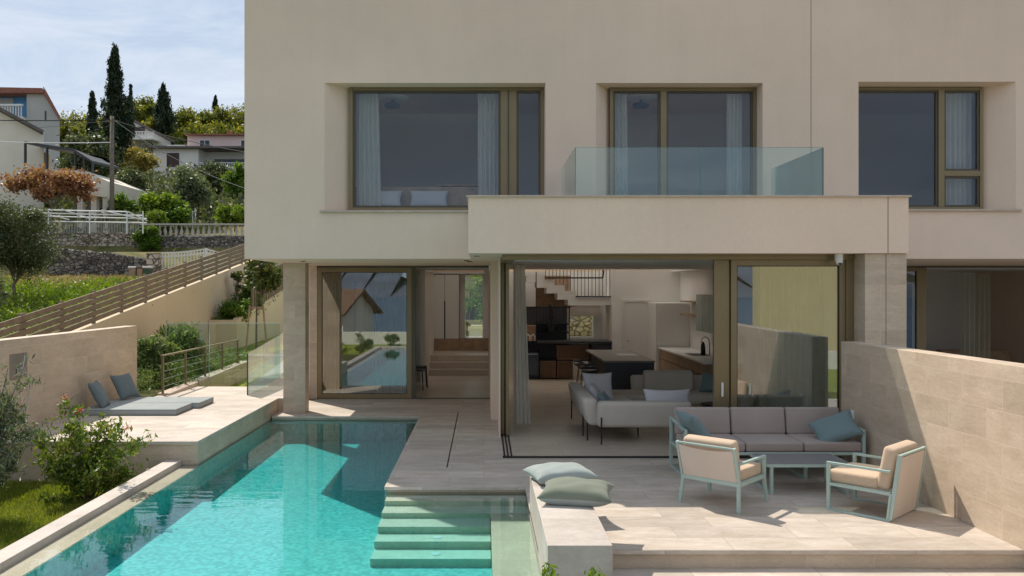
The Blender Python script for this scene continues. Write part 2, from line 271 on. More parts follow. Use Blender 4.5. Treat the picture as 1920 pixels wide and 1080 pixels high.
# ------------------------------------------------------------------ mesh helpers
class MB:
    def __init__(s): s.v = []; s.f = []
    def add(s, vs, fs):
        b = len(s.v); s.v += [tuple(x) for x in vs]; s.f += [tuple(i + b for i in f) for f in fs]; return s
    def box(s, x0, x1, y0, y1, z0, z1):
        if x0 > x1: x0, x1 = x1, x0
        if y0 > y1: y0, y1 = y1, y0
        if z0 > z1: z0, z1 = z1, z0
        return s.add([(x0, y0, z0), (x1, y0, z0), (x1, y1, z0), (x0, y1, z0), (x0, y0, z1), (x1, y0, z1), (x1, y1, z1), (x0, y1, z1)],
                     [(0, 3, 2, 1), (4, 5, 6, 7), (0, 1, 5, 4), (1, 2, 6, 5), (2, 3, 7, 6), (3, 0, 4, 7)])
    def prism(s, pts, vec):
        """closed polygon pts (3D) extruded by vec"""
        n = len(pts); vec = Vector(vec); a = [Vector(q) for q in pts]
        vs = a + [q + vec for q in a]
        nrm = Vector((0, 0, 0))
        for i in range(n): nrm += a[i].cross(a[(i + 1) % n])
        fs = [tuple(range(n)), tuple(reversed(range(n, 2 * n)))] + [(i, i + n, (i + 1) % n + n, (i + 1) % n) for i in range(n)]
        if nrm.dot(vec) > 0: fs = [tuple(reversed(f)) for f in fs]
        return s.add(vs, fs)
    def quad(s, a, b, c, d): return s.add([a, b, c, d], [(0, 1, 2, 3)])
    def tube(s, pts, r, seg=8, r2=None):
        pts = [Vector(q) for q in pts]; n = len(pts); rings = []
        for i, q in enumerate(pts):
            d = (pts[min(i + 1, n - 1)] - pts[max(i - 1, 0)]).normalized()
            u = d.orthogonal().normalized() if i == 0 else (rings_u - d * rings_u.dot(d)).normalized()
            rings_u = u; w_ = d.cross(u)
            rr = r if r2 is None else r + (r2 - r) * i / max(1, n - 1)
            rings.append([q + (u * math.cos(k * 2 * math.pi / seg) + w_ * math.sin(k * 2 * math.pi / seg)) * rr for k in range(seg)])
        vs = [p_ for r_ in rings for p_ in r_]; fs = []
        for i in range(n - 1):
            for k in range(seg):
                a = i * seg + k; b = i * seg + (k + 1) % seg; fs.append((a, b, b + seg, a + seg))
        fs.append(tuple(reversed(range(seg)))); fs.append(tuple(range((n - 1) * seg, n * seg)))
        return s.add(vs, fs)
    def bar(s, a, b, w_, h_=None):
        """square bar from a to b"""
        a = Vector(a); b = Vector(b); h_ = h_ or w_; d = (b - a).normalized()
        up = Vector((0, 0, 1)) if abs(d.z) < .9 else Vector((0, 1, 0))
        u = d.cross(up).normalized() * (w_ / 2); v_ = u.cross(d).normalized() * (h_ / 2)
        vs = [a - u - v_, a + u - v_, a + u + v_, a - u + v_, b - u - v_, b + u - v_, b + u + v_, b - u + v_]
        return s.add(vs, [(0, 1, 2, 3), (4, 7, 6, 5), (0, 4, 5, 1), (1, 5, 6, 2), (2, 6, 7, 3), (3, 7, 4, 0)])
    def lathe(s, prof, c=(0, 0, 0), seg=16):
        vs = []; n = len(prof)
        for (r_, z_) in prof:
            for k in range(seg):
                a = 2 * math.pi * k / seg; vs.append((c[0] + r_ * math.cos(a), c[1] + r_ * math.sin(a), c[2] + z_))
        fs = [(i * seg + k, i * seg + (k + 1) % seg, (i + 1) * seg + (k + 1) % seg, (i + 1) * seg + k) for i in range(n - 1) for k in range(seg)]
        fs += [tuple(reversed(range(seg))), tuple(range((n - 1) * seg, n * seg))]
        return s.add(vs, fs)
    def cushion(s, w_, d_, h_, c=(0, 0, 0), mat=None, n=18, pinch=.07, wr=.0, seed=0, ed=.35):
        """pillow with drawn-in sides and pointed corners, lying flat, centre c"""
        rn = random.Random(seed); ph = [rn.uniform(0, 6.28) for _ in range(6)]
        vs = []; fs = []
        for sgn in (1, -1):
            for i in range(n + 1):
                for j in range(n + 1):
                    u = -1 + 2 * i / n; v_ = -1 + 2 * j / n
                    x = u * w_ / 2 * (1 - pinch * (1 - v_ * v_) * abs(u)); y = v_ * d_ / 2 * (1 - pinch * (1 - u * u) * abs(v_))
                    e = max(0, (1 - abs(u) ** 2.6)) ** ed * max(0, (1 - abs(v_) ** 2.6)) ** ed
                    e *= 1 + wr * (math.sin(5 * u + 3 * v_ + ph[0]) + .7 * math.sin(9 * v_ - 4 * u + ph[1]) + .5 * math.sin(13 * u * v_ + ph[2]))
                    vs.append(Vector((x, y, sgn * h_ / 2 * e + .006 * sgn)))
        m_ = (n + 1) * (n + 1)
        for k in range(2):
            for i in range(n):
                for j in range(n):
                    a = k * m_ + i * (n + 1) + j; q = (a, a + n + 1, a + n + 2, a + 1)
                    fs.append(q if k == 0 else tuple(reversed(q)))
        ring = [i * (n + 1) for i in range(n + 1)] + [n * (n + 1) + j for j in range(1, n + 1)] + [i * (n + 1) + n for i in range(n - 1, -1, -1)] + [j for j in range(n - 1, 0, -1)]
        for a, b in zip(ring, ring[1:] + ring[:1]): fs.append((a, b, b + m_, a + m_))
        T = Matrix.Translation(Vector(c)) @ (mat.to_4x4() if mat else Matrix())
        return s.add([T @ q for q in vs], fs)
    def build(s, name, mat, parent=None, bevel=0, smooth=False, seg=2):
        me = bpy.data.meshes.new(name); me.from_pydata(s.v, [], s.f); me.update()
        bm = bmesh.new(); bm.from_mesh(me); bmesh.ops.recalc_face_normals(bm, faces=bm.faces); bm.to_mesh(me); bm.free()
        me.materials.append(mat if not isinstance(mat, str) else M[mat])
        o_ = bpy.data.objects.new(name, me); C.objects.link(o_)
        if parent: o_.parent = parent
        if smooth:
            for p_ in me.polygons: p_.use_smooth = True
        if bevel:
            b = o_.modifiers.new('bevel', 'BEVEL'); b.width = bevel; b.segments = seg; b.limit_method = 'ANGLE'; b.angle_limit = R(40)
            if seg > 2:
                for p_ in me.polygons: p_.use_smooth = True
                b.harden_normals = False
        return o_
def tag(o_, label=None, cat=None, group=None, kind=None):
    if label: o_['label'] = label
    if cat: o_['category'] = cat
    if group: o_['group'] = group
    if kind: o_['kind'] = kind
    return o_
def empty(name, loc=(0, 0, 0), rz=0, label=None, cat=None, group=None):
    o_ = bpy.data.objects.new(name, None); C.objects.link(o_); o_.location = loc; o_.rotation_euler = (0, 0, rz); o_.empty_display_size = .2
    return tag(o_, label, cat, group)
def copy_tree(o_, parent=None):
    c = o_.copy(); C.objects.link(c)
    if parent: c.parent = parent
    for ch in list(o_.children): copy_tree(ch, c)
    return c
def struct(mb, name, mat, **kw): return tag(mb.build(name, mat, **kw), kind='structure')
def B(*a): return MB().box(*a)

# ------------------------------------------------------------------ foliage
def leaves(name, pts, size, mat, parent=None, aspect=.45, up=0., seed=0, axis=None):
    rg = np.random.default_rng(seed); n = len(pts)
    d = rg.normal(size=(n, 3)); d[:, 2] += up
    if axis is not None: d = d * .55 + axis
    d /= np.linalg.norm(d, axis=1)[:, None]
    e = rg.normal(size=(n, 3)); e -= (e * d).sum(1)[:, None] * d; e /= np.linalg.norm(e, axis=1)[:, None]
    nn = np.cross(d, e)
    sz = size * rg.uniform(.6, 1.35, size=(n, 1)); 
    a = pts - d * sz * .5; b = pts + e * sz * aspect * .5 + nn * sz * .08; c = pts + d * sz * .5; f = pts - e * sz * aspect * .5 + nn * sz * .08
    v = np.stack([a, b, c, f], 1).reshape(-1, 3)
    me = bpy.data.meshes.new(name); me.vertices.add(4 * n); me.vertices.foreach_set('co', v.ravel().astype(np.float32))
    me.loops.add(4 * n); me.loops.foreach_set('vertex_index', np.arange(4 * n, dtype=np.int32))
    me.polygons.add(n); me.polygons.foreach_set('loop_start', np.arange(0, 4 * n, 4, dtype=np.int32)); me.polygons.foreach_set('loop_total', np.full(n, 4, dtype=np.int32))
    me.update(); me.validate(); me.materials.append(mat)
    o_ = bpy.data.objects.new(name, me); C.objects.link(o_)
    if parent: o_.parent = parent
    return o_
def clumps(rg, n, c, rad, k, cr, shell=.55, low=-1.):
    """n points in k clumps spread through an ellipsoid"""
    cs = []
    while len(cs) < k:
        q = rg.normal(size=3); q /= np.linalg.norm(q); q *= shell + (1 - shell) * rg.random()
        if q[2] > low: cs.append(q)
    cs = np.array(cs) * np.array(rad) * (1 - cr * .6) + np.array(c)
    idx = rg.integers(0, k, n); kr = rg.uniform(.55, 1.25, k)
    q = rg.normal(size=(n, 3)) * .52; s_ = rg.random((n, 1)) < .06; q = np.where(s_, q * 1.35, q)
    return cs[idx] + q * (cr * np.mean(rad) * kr[idx])[:, None] * np.array([1, 1, .8]), cs
def tree(name, label, x, y, z, h, r, lm, n=5000, k=26, cr=.34, leaf=.16, trunk=.3, group=None, cat='tree', seed=1, tr=None, squash=1., aspect=.5, bark='bark', up=0.):
    rg = np.random.default_rng(seed)
    root = empty(name, (x, y, z), 0, label, cat, group)
    th = h * trunk; cz = (h + th) / 2; rz = (h - th) / 2 * 1.05
    pts, cs = clumps(rg, n, (0, 0, cz), (r, r * squash, rz), k, cr)
    leaves('crown', pts, leaf, lm, root, aspect, up, seed)
    mb = MB(); tr = tr or max(.04, h * .022)
    mb.tube([(0, 0, -.3), (rg.normal() * .03 * h, 0, th * .6), (rg.normal() * .03 * h, rg.normal() * .02 * h, th), (0, 0, cz)], tr, 8, tr * .4)
    for c in cs[:min(len(cs), 14)]:
        mid = np.array([c[0] * .45, c[1] * .45, th * .8 + (c[2] - th * .8) * .5])
        mb.tube([(0, 0, th * .75), mid, c], tr * .4, 5, tr * .08)
    mb.build('trunk', bark, root, smooth=True)
    return root
def cypress(name, label, x, y, z, h, r, lm, n=9000, seed=1, leaf=.3, group=None, ragged=.35, bare=.12):
    rg = np.random.default_rng(seed); root = empty(name, (x, y, z), 0, label, 'tree', group)
    k = 130; hh = bare + (1 - bare) * (rg.random(k) ** .85); prof = np.minimum(1, (1 - hh) * 1.9 + .03) * np.minimum(1, .55 + hh * 3)
    a = rg.random(k) * 6.283; rr = r * prof * (.35 + .6 * rg.random(k)) * (1 + ragged * rg.normal(size=k) * .35)
    cs = np.stack([rr * np.cos(a), rr * np.sin(a), hh * h], 1); cr = r * .26 * (.5 + .7 * prof)
    idx = rg.integers(0, k, n); q = rg.normal(size=(n, 3)) * .55
    pts = cs[idx] + q * cr[idx][:, None] * np.array([1, 1, 1.9])
    leaves('crown', pts, leaf, lm, root, .35, 1.6, seed)
    MB().tube([(0, 0, -.5), (0, 0, h * .5), (0, 0, h * .97)], h * .018, 8, .02).build('trunk', 'bark', root, smooth=True)
    return root
G_dark = leafmat('cypress_leaf', [(.010, .022, .010), (.026, .046, .018), (.055, .08, .03)], .15, .7)
G_pine = leafmat('pine_leaf', [(.05, .07, .012), (.15, .165, .02), (.33, .29, .035)], .4, .25)
G_pine2 = leafmat('pale_pine_leaf', [(.07, .09, .015), (.22, .22, .03), (.42, .35, .05)], .4, .25)
G_olive = leafmat('olive_leaf', [(.05, .07, .035), (.14, .18, .09), (.30, .33, .20)], .3, 1.5)
G_oliv2 = leafmat('dark_olive_leaf', [(.03, .045, .018), (.085, .11, .045), (.19, .21, .10)], .3, 1.2)
G_green = leafmat('garden_leaf', [(.03, .07, .01), (.10, .18, .02), (.25, .33, .04)], .4, 1.5)
G_bright = leafmat('bright_leaf', [(.05, .09, .01), (.14, .22, .015), (.30, .36, .04)], .4, 1.5)
G_red = leafmat('autumn_leaf', [(.15, .06, .045), (.30, .13, .08), (.37, .20, .11), (.42, .36, .12)], .35, .9)
G_yel = leafmat('yellowing_leaf', [(.12, .11, .03), (.30, .24, .06), (.42, .33, .10)], .35, .9)
G_rose = leafmat('oleander_leaf', [(.05, .09, .03), (.15, .22, .07), (.33, .38, .15)], .35, 2.)
G_dry = leafmat('dry_grass', [(.16, .12, .05), (.34, .26, .12), (.48, .38, .2)], .3, 1.)
G_flow = leafmat('red_flower', [(.5, .05, .03), (.7, .12, .05)], .3, 3.)
G_mag = leafmat('magnolia_leaf', [(.025, .05, .012), (.08, .13, .03), (.26, .16, .07)], .25, 2.)

# ================================================================== SETTING
def hill_z(y):
    xs = [(-400, -60), (-90, -28), (-45, -9), (-25, -3.2), (0, -1.3), (12, -.4), (15, .7), (20, 1.7), (25.5, 2.45), (29.6, 2.75), (30.4, 3.7), (44.6, 4.35), (45.6, 5.2), (52, 5.9), (62, 8.6), (70, 10.6), (90, 14.2), (105, 19.5), (130, 26), (170, 33), (260, 44), (500, 60)]
    for (a, za), (b, zb) in zip(xs, xs[1:]):
        if a <= y <= b: return za + (zb - za) * (y - a) / (b - a)
    return xs[-1][1]
def yard_z(y): return .22 + .03 * max(0, y - 16.4)
# terrain as one sheet, stepped at the retaining wall
mb = MB(); X_ = [-600, -300, -150, -80, -50, -30, -20, -14, -10, -8.72, -8.62, -6, 0, 8, 16.5, 30, 60, 150, 400]
Y_ = [-400, -90, -45, -25, -10, 0, 6, 12, 15, 17, 20, 22.5, 25.5, 27.5, 29.6, 30.4, 35, 40, 44.6, 45.6, 52, 57, 62, 70, 80, 90, 105, 118, 130, 150, 170, 210, 260, 500]
rr = random.Random(5)
def tz(x, y):
    if x <= -8.7:
        h = hill_z(y)
        if y > 60: h += math.sin(x * .05) * 1.5 + math.sin(y * .11 + x * .09) * .8
        if 29.7 < y < 45.5 and x > -12: h = 2.6 if y < 45 else 5.2
        if x < -60: h -= (abs(x) - 60) * .04
        return h
    if y < 12: return min(-1.3, hill_z(y) - 1.2)
    if x < 16.6: return min(-1.3 if y < 26 else .1 + (y - 26) * .05, hill_z(y)) if y < 60 else hill_z(y) - 2
    return hill_z(y) - (1.5 if y < 60 else 2)
idx = {}
for i, x in enumerate(X_):
    for j, y in enumerate(Y_): idx[i, j] = len(mb.v); mb.v.append((x, y, tz(x, y)))
for i in range(len(X_) - 1):
    for j in range(len(Y_) - 1): mb.f.append((idx[i, j], idx[i + 1, j], idx[i + 1, j + 1], idx[i, j + 1]))
struct(mb, 'hillside_ground', 'field')
struct(MB().quad((-15000, -16000, -58), (15000, -16000, -58), (15000, -300, -58), (-15000, -300, -58)), 'sea', 'sea')
# far coast across the water behind the viewer
mb = MB(); n = 60; rr = random.Random(3)
prof = [(-6000 + 12000 * i / n, 60 + 170 * abs(math.sin(i * .35)) * rr.uniform(.6, 1.1) + 60 * rr.random()) for i in range(n + 1)]
for i in range(n):
    (xa, ha), (xb, hb) = prof[i], prof[i + 1]
    mb.quad((xa, -5200, -58), (xb, -5200, -58), (xb, -6400, ha), (xa, -6400, ha))
    mb.quad((xa, -6400, ha), (xb, -6400, hb), (xb, -9000, -58), (xa, -9000, -58))
struct(mb, 'far_coast_hills', plain('coast_hill', (.10, .12, .16), .95, nscale=.002, namt=.3))

# terrace: one slab round the pool, the interior floor and the lower steps
TOP = [(-3.97, 15.45), (-1.17, 15.45), (-1.17, 9.97), (.52, 9.97), (.52, 7.57), (14, 7.57), (14, 17.72), (-3.97, 17.72)]
struct(MB().prism([(x, y, -.04) for x, y in TOP], (0, 0, -.9)), 'terrace_base', 'wallst')
E = [(-3.97, 15.42), (-1.20, 15.42), (-1.20, 9.94), (.50, 9.94), (.50, 7.54), (14, 7.54), (14, 17.72), (-3.97, 17.72)]
struct(MB().prism([(x, y, 0) for x, y in E], (0, 0, -.04)), 'terrace_paving', 'floor', bevel=.004)
struct(B(.5, 14, 7.15, 7.57, -.9, -.17), 'terrace_step', 'floor', bevel=.004)
struct(B(.5, 14, 3, 7.15, -1.2, -.34), 'lower_terrace', 'floor', bevel=.004)
struct(B(-8.55, -3.99, 2.0, 11.52, -.9, -.32), 'lawn_bed', 'soil')
# narrow drain slot in the deck
tag(B(-.50, -.485, 11.02, 15.9, -.01, .004).build('drain_slot', 'black'), 'long thin dark drain slot cut into the deck between pool and living room', 'drain')
# platform left of the pool
struct(MB().prism([(-6.9, 11.5, .26), (-3.99, 11.5, .26), (-3.99, 16.0, .26), (-3.86, 16.0, .26), (-3.86, 17.9, .26), (-6.9, 17.9, .26)], (0, 0, -.05)), 'raised_terrace', 'floor', bevel=.004)
struct(MB().prism([(-6.9, 11.52, .21), (-4.0, 11.52, .21), (-4.0, 16.0, .21), (-3.86, 16.0, .21), (-3.86, 17.9, .21), (-6.9, 17.9, .21)], (0, 0, -1.2)), 'raised_terrace_base', 'wallst')
# curb and overflow edge
struct(B(-4.43, -4.215, 2.0, 11.5, -.9, -.0), 'pool_curb', 'benchst', bevel=.004)
struct(B(-4.215, -3.97, 2.0, 11.5, -.9, -.078), 'pool_overflow_edge', 'poolshelf')
struct(B(-4.43, .5, 1.6, 2.0, -.9, .0), 'pool_end_wall', 'benchst', bevel=.004)
# pool basin
struct(B(-4.1, .51, 2.0, 15.6, -.9, -.47), 'pool_floor', 'mosaic')
mb = MB(); mb.box(-3.975, -3.962, 2.0, 15.43, -.5, -.085); mb.box(-3.962, -1.205, 15.41, 15.44, -.5, -.085); mb.box(-1.19, -1.175, 9.96, 15.41, -.5, -.05)
struct(mb, 'pool_wall_lining', 'mosaic')
nos = [(9.72, -.11), (9.415, -.17), (9.08, -.23), (8.796, -.305), (8.475, -.385)]
for i, (y, z) in enumerate(nos):
    x1 = .52 if i < 2 else .075
    struct(B(-1.17, x1, y, 9.97 if i == 0 else nos[i - 1][0], -.6, z), 'pool_step', 'poolstep', bevel=.006)
struct(B(.08, .51, 2.0, 9.415, -.6, -.172), 'pool_shelf', 'poolshelf', bevel=.006)
struct(B(-1.3, .08, 2.0, 3.2, -.6, -.2), 'pool_seat_ledge', 'poolstep')
wat = struct(B(-4.2, .503, 2.002, 15.46, -.8, -.068), 'pool_water', 'water')
for (x, y, z) in ((-.50, 8.93, -.304), (-.50, 8.63, -.384)):
    q = MB().lathe([(.001, 0), (.05, 0), (.05, .004), (.035, .006), (.001, .006)], (x, y, z), 20).build('pool_inlet', 'plastic', smooth=False)
    tag(q, 'small round pale inlet disc set in the %s pool step' % ('fourth submerged' if y > 8.8 else 'fifth submerged'), 'pool inlet', 'round inlets in the pool steps')

# bench wall beside the pool steps
tag(B(.5, 1.01, 6.45, 8.95, -.9, .385).build('stone_bench', 'benchst', bevel=.006), 'long low limestone block bench beside the pool steps with two pillows on it', 'bench')
# garden walls
tag(MB().prism([(-6.9, 16.4, -.6), (-6.9, 5, -.6), (-7.14, 5, -.6), (-7.14, 16.4, -.6)], (0, 0, 2.25)).build('stone_garden_wall', 'wallst', bevel=.004), 'free-standing limestone clad wall with shower niche behind the day beds', 'wall')
gw = tag(MB().prism([(4.855, 11.19, 0), (5.05, 3.6, 0), (5.30, 3.6, 0), (5.10, 11.19, 0)], (0, 0, 1.675)).build('stone_garden_wall', 'wallst', bevel=.004), 'tall limestone clad dividing wall beside the patio armchair, half in shade', 'wall')

# side yard
mb = MB(); pr = [(-8.6, 17.9), (-8.6, 40)]
ys = [16.4, 18, 20, 22, 24, 26, 30, 36]
for a, b in zip(ys, ys[1:]): mb.prism([(-8.55, a, yard_z(a) - .35 if a < 24 else yard_z(a)), (-3.9, a, yard_z(a) - .35 if a < 24 else yard_z(a)), (-3.9, b, yard_z(b) - .35 if b < 24 else yard_z(b)), (-8.55, b, yard_z(b) - .35 if b < 24 else yard_z(b))], (0, 0, -1))
struct(mb, 'side_garden_ground', 'lawn')
def rampz(y): return .26 if y < 17.9 else .26 + .092 * (y - 17.9)
mb = MB(); mb.prism([(-5.1, 17.9, .26), (-5.1, 34, rampz(34)), (-5.1, 34, -.5), (-5.1, 17.9, -.5)], (1.2, 0, 0)); struct(mb, 'side_path', 'concrete')
struct(B(-8.5, -5.12, 23.6, 24.2, -.4, .46), 'cross_path', 'concrete')
struct(B(-8.54, -5.12, 24.2, 25.68, -.4, .44), 'side_lawn', 'lawn')
struct(MB().prism([(-6.5, 16.42, .3), (-6.5, 22, .46), (-6.25, 22, .46), (-6.25, 16.42, .3)], (0, 0, -.8)), 'ramp_kerb', 'coping')
struct(B(-8.55, -6.5, 16.0, 23.6, -.6, .28), 'shrub_bed', 'soil')

# retaining wall + fence
fy = lambda y: 1.52 + .147 * (y - 17.76)
mb = MB(); mb.prism([(-8.6, 10, -.5), (-8.6, 36, -.5), (-8.6, 36, fy(36)), (-8.6, 10, fy(10))], (-.22, 0, 0))
tag(mb.build('retaining_wall', 'stucco2'), 'long cream rendered retaining wall climbing away under the slatted fence', 'wall')
fr_ = empty('slatted_fence', (-8.71, 14, fy(14)), 0, 'brown horizontal slat fence climbing along the top of the cream retaining wall', 'fence')
def loc(v, o_): return tuple(a - b for a, b in zip(v, o_))
o0 = (-8.71, 14, fy(14)); yy = 12.75 + .02; posts = []
while yy < 36: posts.append(yy); yy += 1.405
posts.append(15.5)
for y in posts: MB().box(-.035, .035, y - .04 - 14, y + .04 - 14, fy(y) - o0[2], fy(y) - o0[2] + .73).build('post', 'woodd', fr_, bevel=.004)
mb = MB()
for k in range(5):
    z0 = .045 + k * .137
    mb.prism([loc((-8.675, 12.5, fy(12.5) + z0), o0), loc((-8.675, 36, fy(36) + z0), o0), loc((-8.675, 36, fy(36) + z0 + .105), o0), loc((-8.675, 12.5, fy(12.5) + z0 + .105), o0)], (.022, 0, 0))
mb.build('slat_panel', 'woodd', fr_)
# planter and picket fence
mb = MB(); mb.box(-8.58, -7.7, 25.7, 25.9, -.2, 1.40)
pz = lambda y: 1.40 + .16 * (y - 25.7)
mb.prism([(-7.703, 25.903, -.2), (-7.55, 36, -.2), (-7.55, 36, pz(36)), (-7.703, 25.903, 1.43)], (-.18, 0, 0))
tag(mb.build('planter_wall', 'stucco2'), 'cream rendered planter wall rising beside the side path full of shrubs', 'planter')
mb = MB(); mb.prism([(-8.58, 25.9, 1.25), (-7.8, 25.9, 1.25), (-7.8, 35, pz(35) - .15), (-8.58, 35, pz(35) - .15)], (0, 0, -.6)); struct(mb, 'planter_soil', 'soil')
mb = MB()
y = 27.4
while y < 36: mb.box(-7.74, -7.68, y, y + .16, pz(y) - .02, pz(y) + 1.0); y += .30
mb.prism([(-7.76, 27.4, pz(27.4) + .8), (-7.76, 36, pz(36) + .8), (-7.76, 36, pz(36) + .88), (-7.76, 27.4, pz(27.4) + .88)], (.02, 0, 0))
tag(mb.build('picket_fence', 'woodd'), 'brown vertical picket fence on the planter wall behind the staked tree', 'fence')

# handrail by the ramp
hr = empty('handrail', (-6.4, 16.4, .3), 0, 'thin bronze handrail with wires and five posts along the ramp kerb', 'handrail')
for k in range(5):
    MB().box(-.02, .02, k * 1.25 - .02 + .03, k * 1.25 + .02 + .03, 0, .745 + 0.0).build('post', 'gold', hr)
MB().bar((0, -.02, .75), (0, 5.1, .75), .05, .03).build('rail', 'gold', hr)
mb = MB()
for k in range(4): mb.tube([(0, 0, .13 + .15 * k), (0, 5.0, .13 + .15 * k)], .005, 5)
mb.build('wire', 'steel', hr)
# glass screens
g1 = empty('glass_screen', (-6, 18.8, .2), 0, 'wide clear glass screen standing across the side yard behind the handrail', 'glass screen')
for xa, xb in ((-1.25, -.28), (-.26, 1.35)): MB().box(xa, xb, 0, .014, 0, 1.39).build('glass_panel', 'rail_glass', g1)
MB().box(-.275, -.265, 0, .014, 0, 1.39).build('joint', 'edge', g1); MB().box(-1.25, 1.35, 0, .014, 1.392, 1.402).build('top_edge', plain('pale_glass_edge', (.45, .60, .55), .3), g1)
g2 = empty('glass_balustrade', (-4.72, 16.45, .26), 0, 'frameless glass balustrade climbing beside the pale side path', 'glass balustrade')
for a, b in ((0, 1.2), (1.215, 3.0)):
    za = 0; zb = 0
    MB().prism([(0, a, 0), (0, b, 0 if b < 1.5 else .13), (0, b, .83 + b * .09), (0, a, .83 + a * .09)], (.014, 0, 0)).build('glass_panel', 'rail_glass', g2)
MB().box(-.006, .02, -.012, 0, 0, .83).build('edge_strip', 'darkgold', g2)

# ================================================================== HOUSE
H = empty('modern_house', (0, 13.5, 0), 0, 'modern cream rendered house with deep window recesses and glass-railed balcony over the terrace', 'house')
H.location = (0, 0, 0)
X0, X1, YF, ZS, ZT = -3.92, 14.0, 13.5, 2.88, 7.2
wins = [dict(o=(-2.61, 1.01, 3.67, 5.76), i=(-2.245, 1.007, 3.69, 5.755)),
        dict(o=(1.835, 4.57, 3.66, 5.76), i=(2.11, 4.56, 3.665, 5.75)),
        dict(o=(6.14, 8.72, 3.69, 5.78), i=(6.15, 8.35, 3.70, 5.76))]
YW = 13.77
mb = MB(); xs = sorted({X0, X1} | {w_['o'][0] for w_ in wins} | {w_['o'][1] for w_ in wins})
prev = X0
def fq(x0, x1, z0, z1):
    mb.quad((x0, YF, z0), (x1, YF, z0), (x1, YF, z1), (x0, YF, z1))
for w_ in wins:
    a, b, c, d = w_['o']; fq(prev, a, ZS, ZT); fq(a, b, ZS, c); fq(a, b, d, ZT); prev = b
    e, f_, g_, h_ = w_['i']
    mb.quad((a, YF, c), (a, YF, d), (e, YW + .12, h_), (e, YW + .12, g_)); mb.quad((b, YF, c), (f_, YW + .12, g_), (f_, YW + .12, h_), (b, YF, d))
    mb.quad((a, YF, d), (b, YF, d), (f_, YW + .12, h_), (e, YW + .12, h_)); mb.quad((a, YF, c), (e, YW + .12, g_), (f_, YW + .12, g_), (b, YF, c))
fq(prev, X1, ZS, ZT)
me = bpy.data.meshes.new('facade'); me.from_pydata(mb.v, [], mb.f); me.materials.append(M['stucco'])
bm = bmesh.new(); bm.from_mesh(me); bmesh.ops.remove_doubles(bm, verts=bm.verts, dist=.0005); bm.to_mesh(me); bm.free()
fo = bpy.data.objects.new('facade', me); C.objects.link(fo); fo.parent = H
YB = 25.6
ADDED_ROOFLIGHTS = ((-1.4, -.2, 14.1, 15.0), (2.7, 3.9, 14.1, 15.0), (6.6, 7.8, 14.1, 15.0))   # small unseen rooflights, added to brighten the bedrooms
ADDED_WELLS = ((-1.45, .0, 20.2, 24.9), (.5, 5.0, 19.4, 25.1), (11.0, 12.2, 20.6, 21.8))                     # unseen light wells, added to brighten hall, living room and neighbour room
def cutslab(mbx, x0, x1, y0, y1, z0, z1, holes):
    holes = [h for h in holes if h[0] >= x0 and h[1] <= x1]
    xs = sorted({x0, x1} | {h[0] for h in holes} | {h[1] for h in holes}); ys_ = sorted({y0, y1} | {h[2] for h in holes} | {h[3] for h in holes})
    for a, b in zip(xs, xs[1:]):
        run = None
        for c, d in zip(ys_, ys_[1:]):
            mx_, my_ = (a + b) / 2, (c + d) / 2
            if any(h[0] < mx_ < h[1] and h[2] < my_ < h[3] for h in holes): continue
            mbx.box(a, b, c, d, z0, z1)
mb = MB(); cutslab(mb, X0, X1, YF + .004, YB, ZS, 3.55, ADDED_WELLS)
mb.box(X0, X0 + .3, YF + .004, YB, 3.55, ZT); mb.box(X1 - .3, X1, YF + .004, YB, 3.55, ZT); mb.box(X0 + .3, X1 - .3, YB - .3, YB, 3.55, ZT)
mb.build('upper_wall', 'stucco', H)
mb = MB(); cutslab(mb, X0 + .3, X1 - .3, YF + .004, YB - .3, 6.25, ZT, ADDED_WELLS + ADDED_ROOFLIGHTS); rf = mb.build('roof', 'stucco', H)
for (a, b, c, d) in ADDED_ROOFLIGHTS: MB().quad((a - .05, c - .05, ZT + .02), (b + .05, c - .05, ZT + .02), (b + .05, d + .05, ZT + .02), (a - .05, d + .05, ZT + .02)).build('added_rooflight', M['opal'], rf)  # opal sheets closing the added bedroom openings
for (a, b, c, d) in ADDED_WELLS:
    MB().quad((a - .05, c - .05, ZT + .02), (b + .05, c - .05, ZT + .02), (b + .05, d + .05, ZT + .02), (a - .05, d + .05, ZT + .02)).build('added_rooflight', M['opal'], rf)  # opal sheet over each added well, softens the sun
    mb = MB(); mb.box(a - .1, a - .003, c, d, 3.56, 6.24); mb.box(b + .003, b + .1, c, d, 3.56, 6.24); mb.box(a, b, c - .1, c - .003, 3.56, 6.24); mb.box(a, b, d + .003, d + .1, 3.56, 6.24); mb.build('added_shaft_wall', 'white', H)  # white shaft added to carry daylight down to the rooms
# inner leaf of the facade behind the render
mb = MB(); pv = X0 + .3
for w_ in wins:
    e, f_, g_, h_ = w_['i']; mb.box(pv, e - .0, YW + .125, YW + .2, 3.55, 6.25); mb.box(e, f_, YW + .125, YW + .2, h_, 6.25); mb.box(e, f_, YW + .125, YW + .2, 3.55, g_); pv = f_
mb.box(pv, X1 - .3, YW + .125, YW + .2, 3.55, 6.25)
mb.box(X0 + .3, X1 - .3, 18.2, 18.3, 3.55, 6.25); mb.box(1.3, 1.45, YW + .2, 18.2, 3.55, 6.25); mb.box(5.3, 5.45, YW + .2, 18.2, 3.55, 6.25)
mb.build('room_wall', 'white', H)
# sills
for a, b, s_ in ((-2.68, 1.03, 3.665), (6.10, 8.80, 3.685)):
    MB().box(a, b, 13.455, 13.80, s_ - .028, s_ + .006).build('window_sill', 'coping', H, bevel=.003)
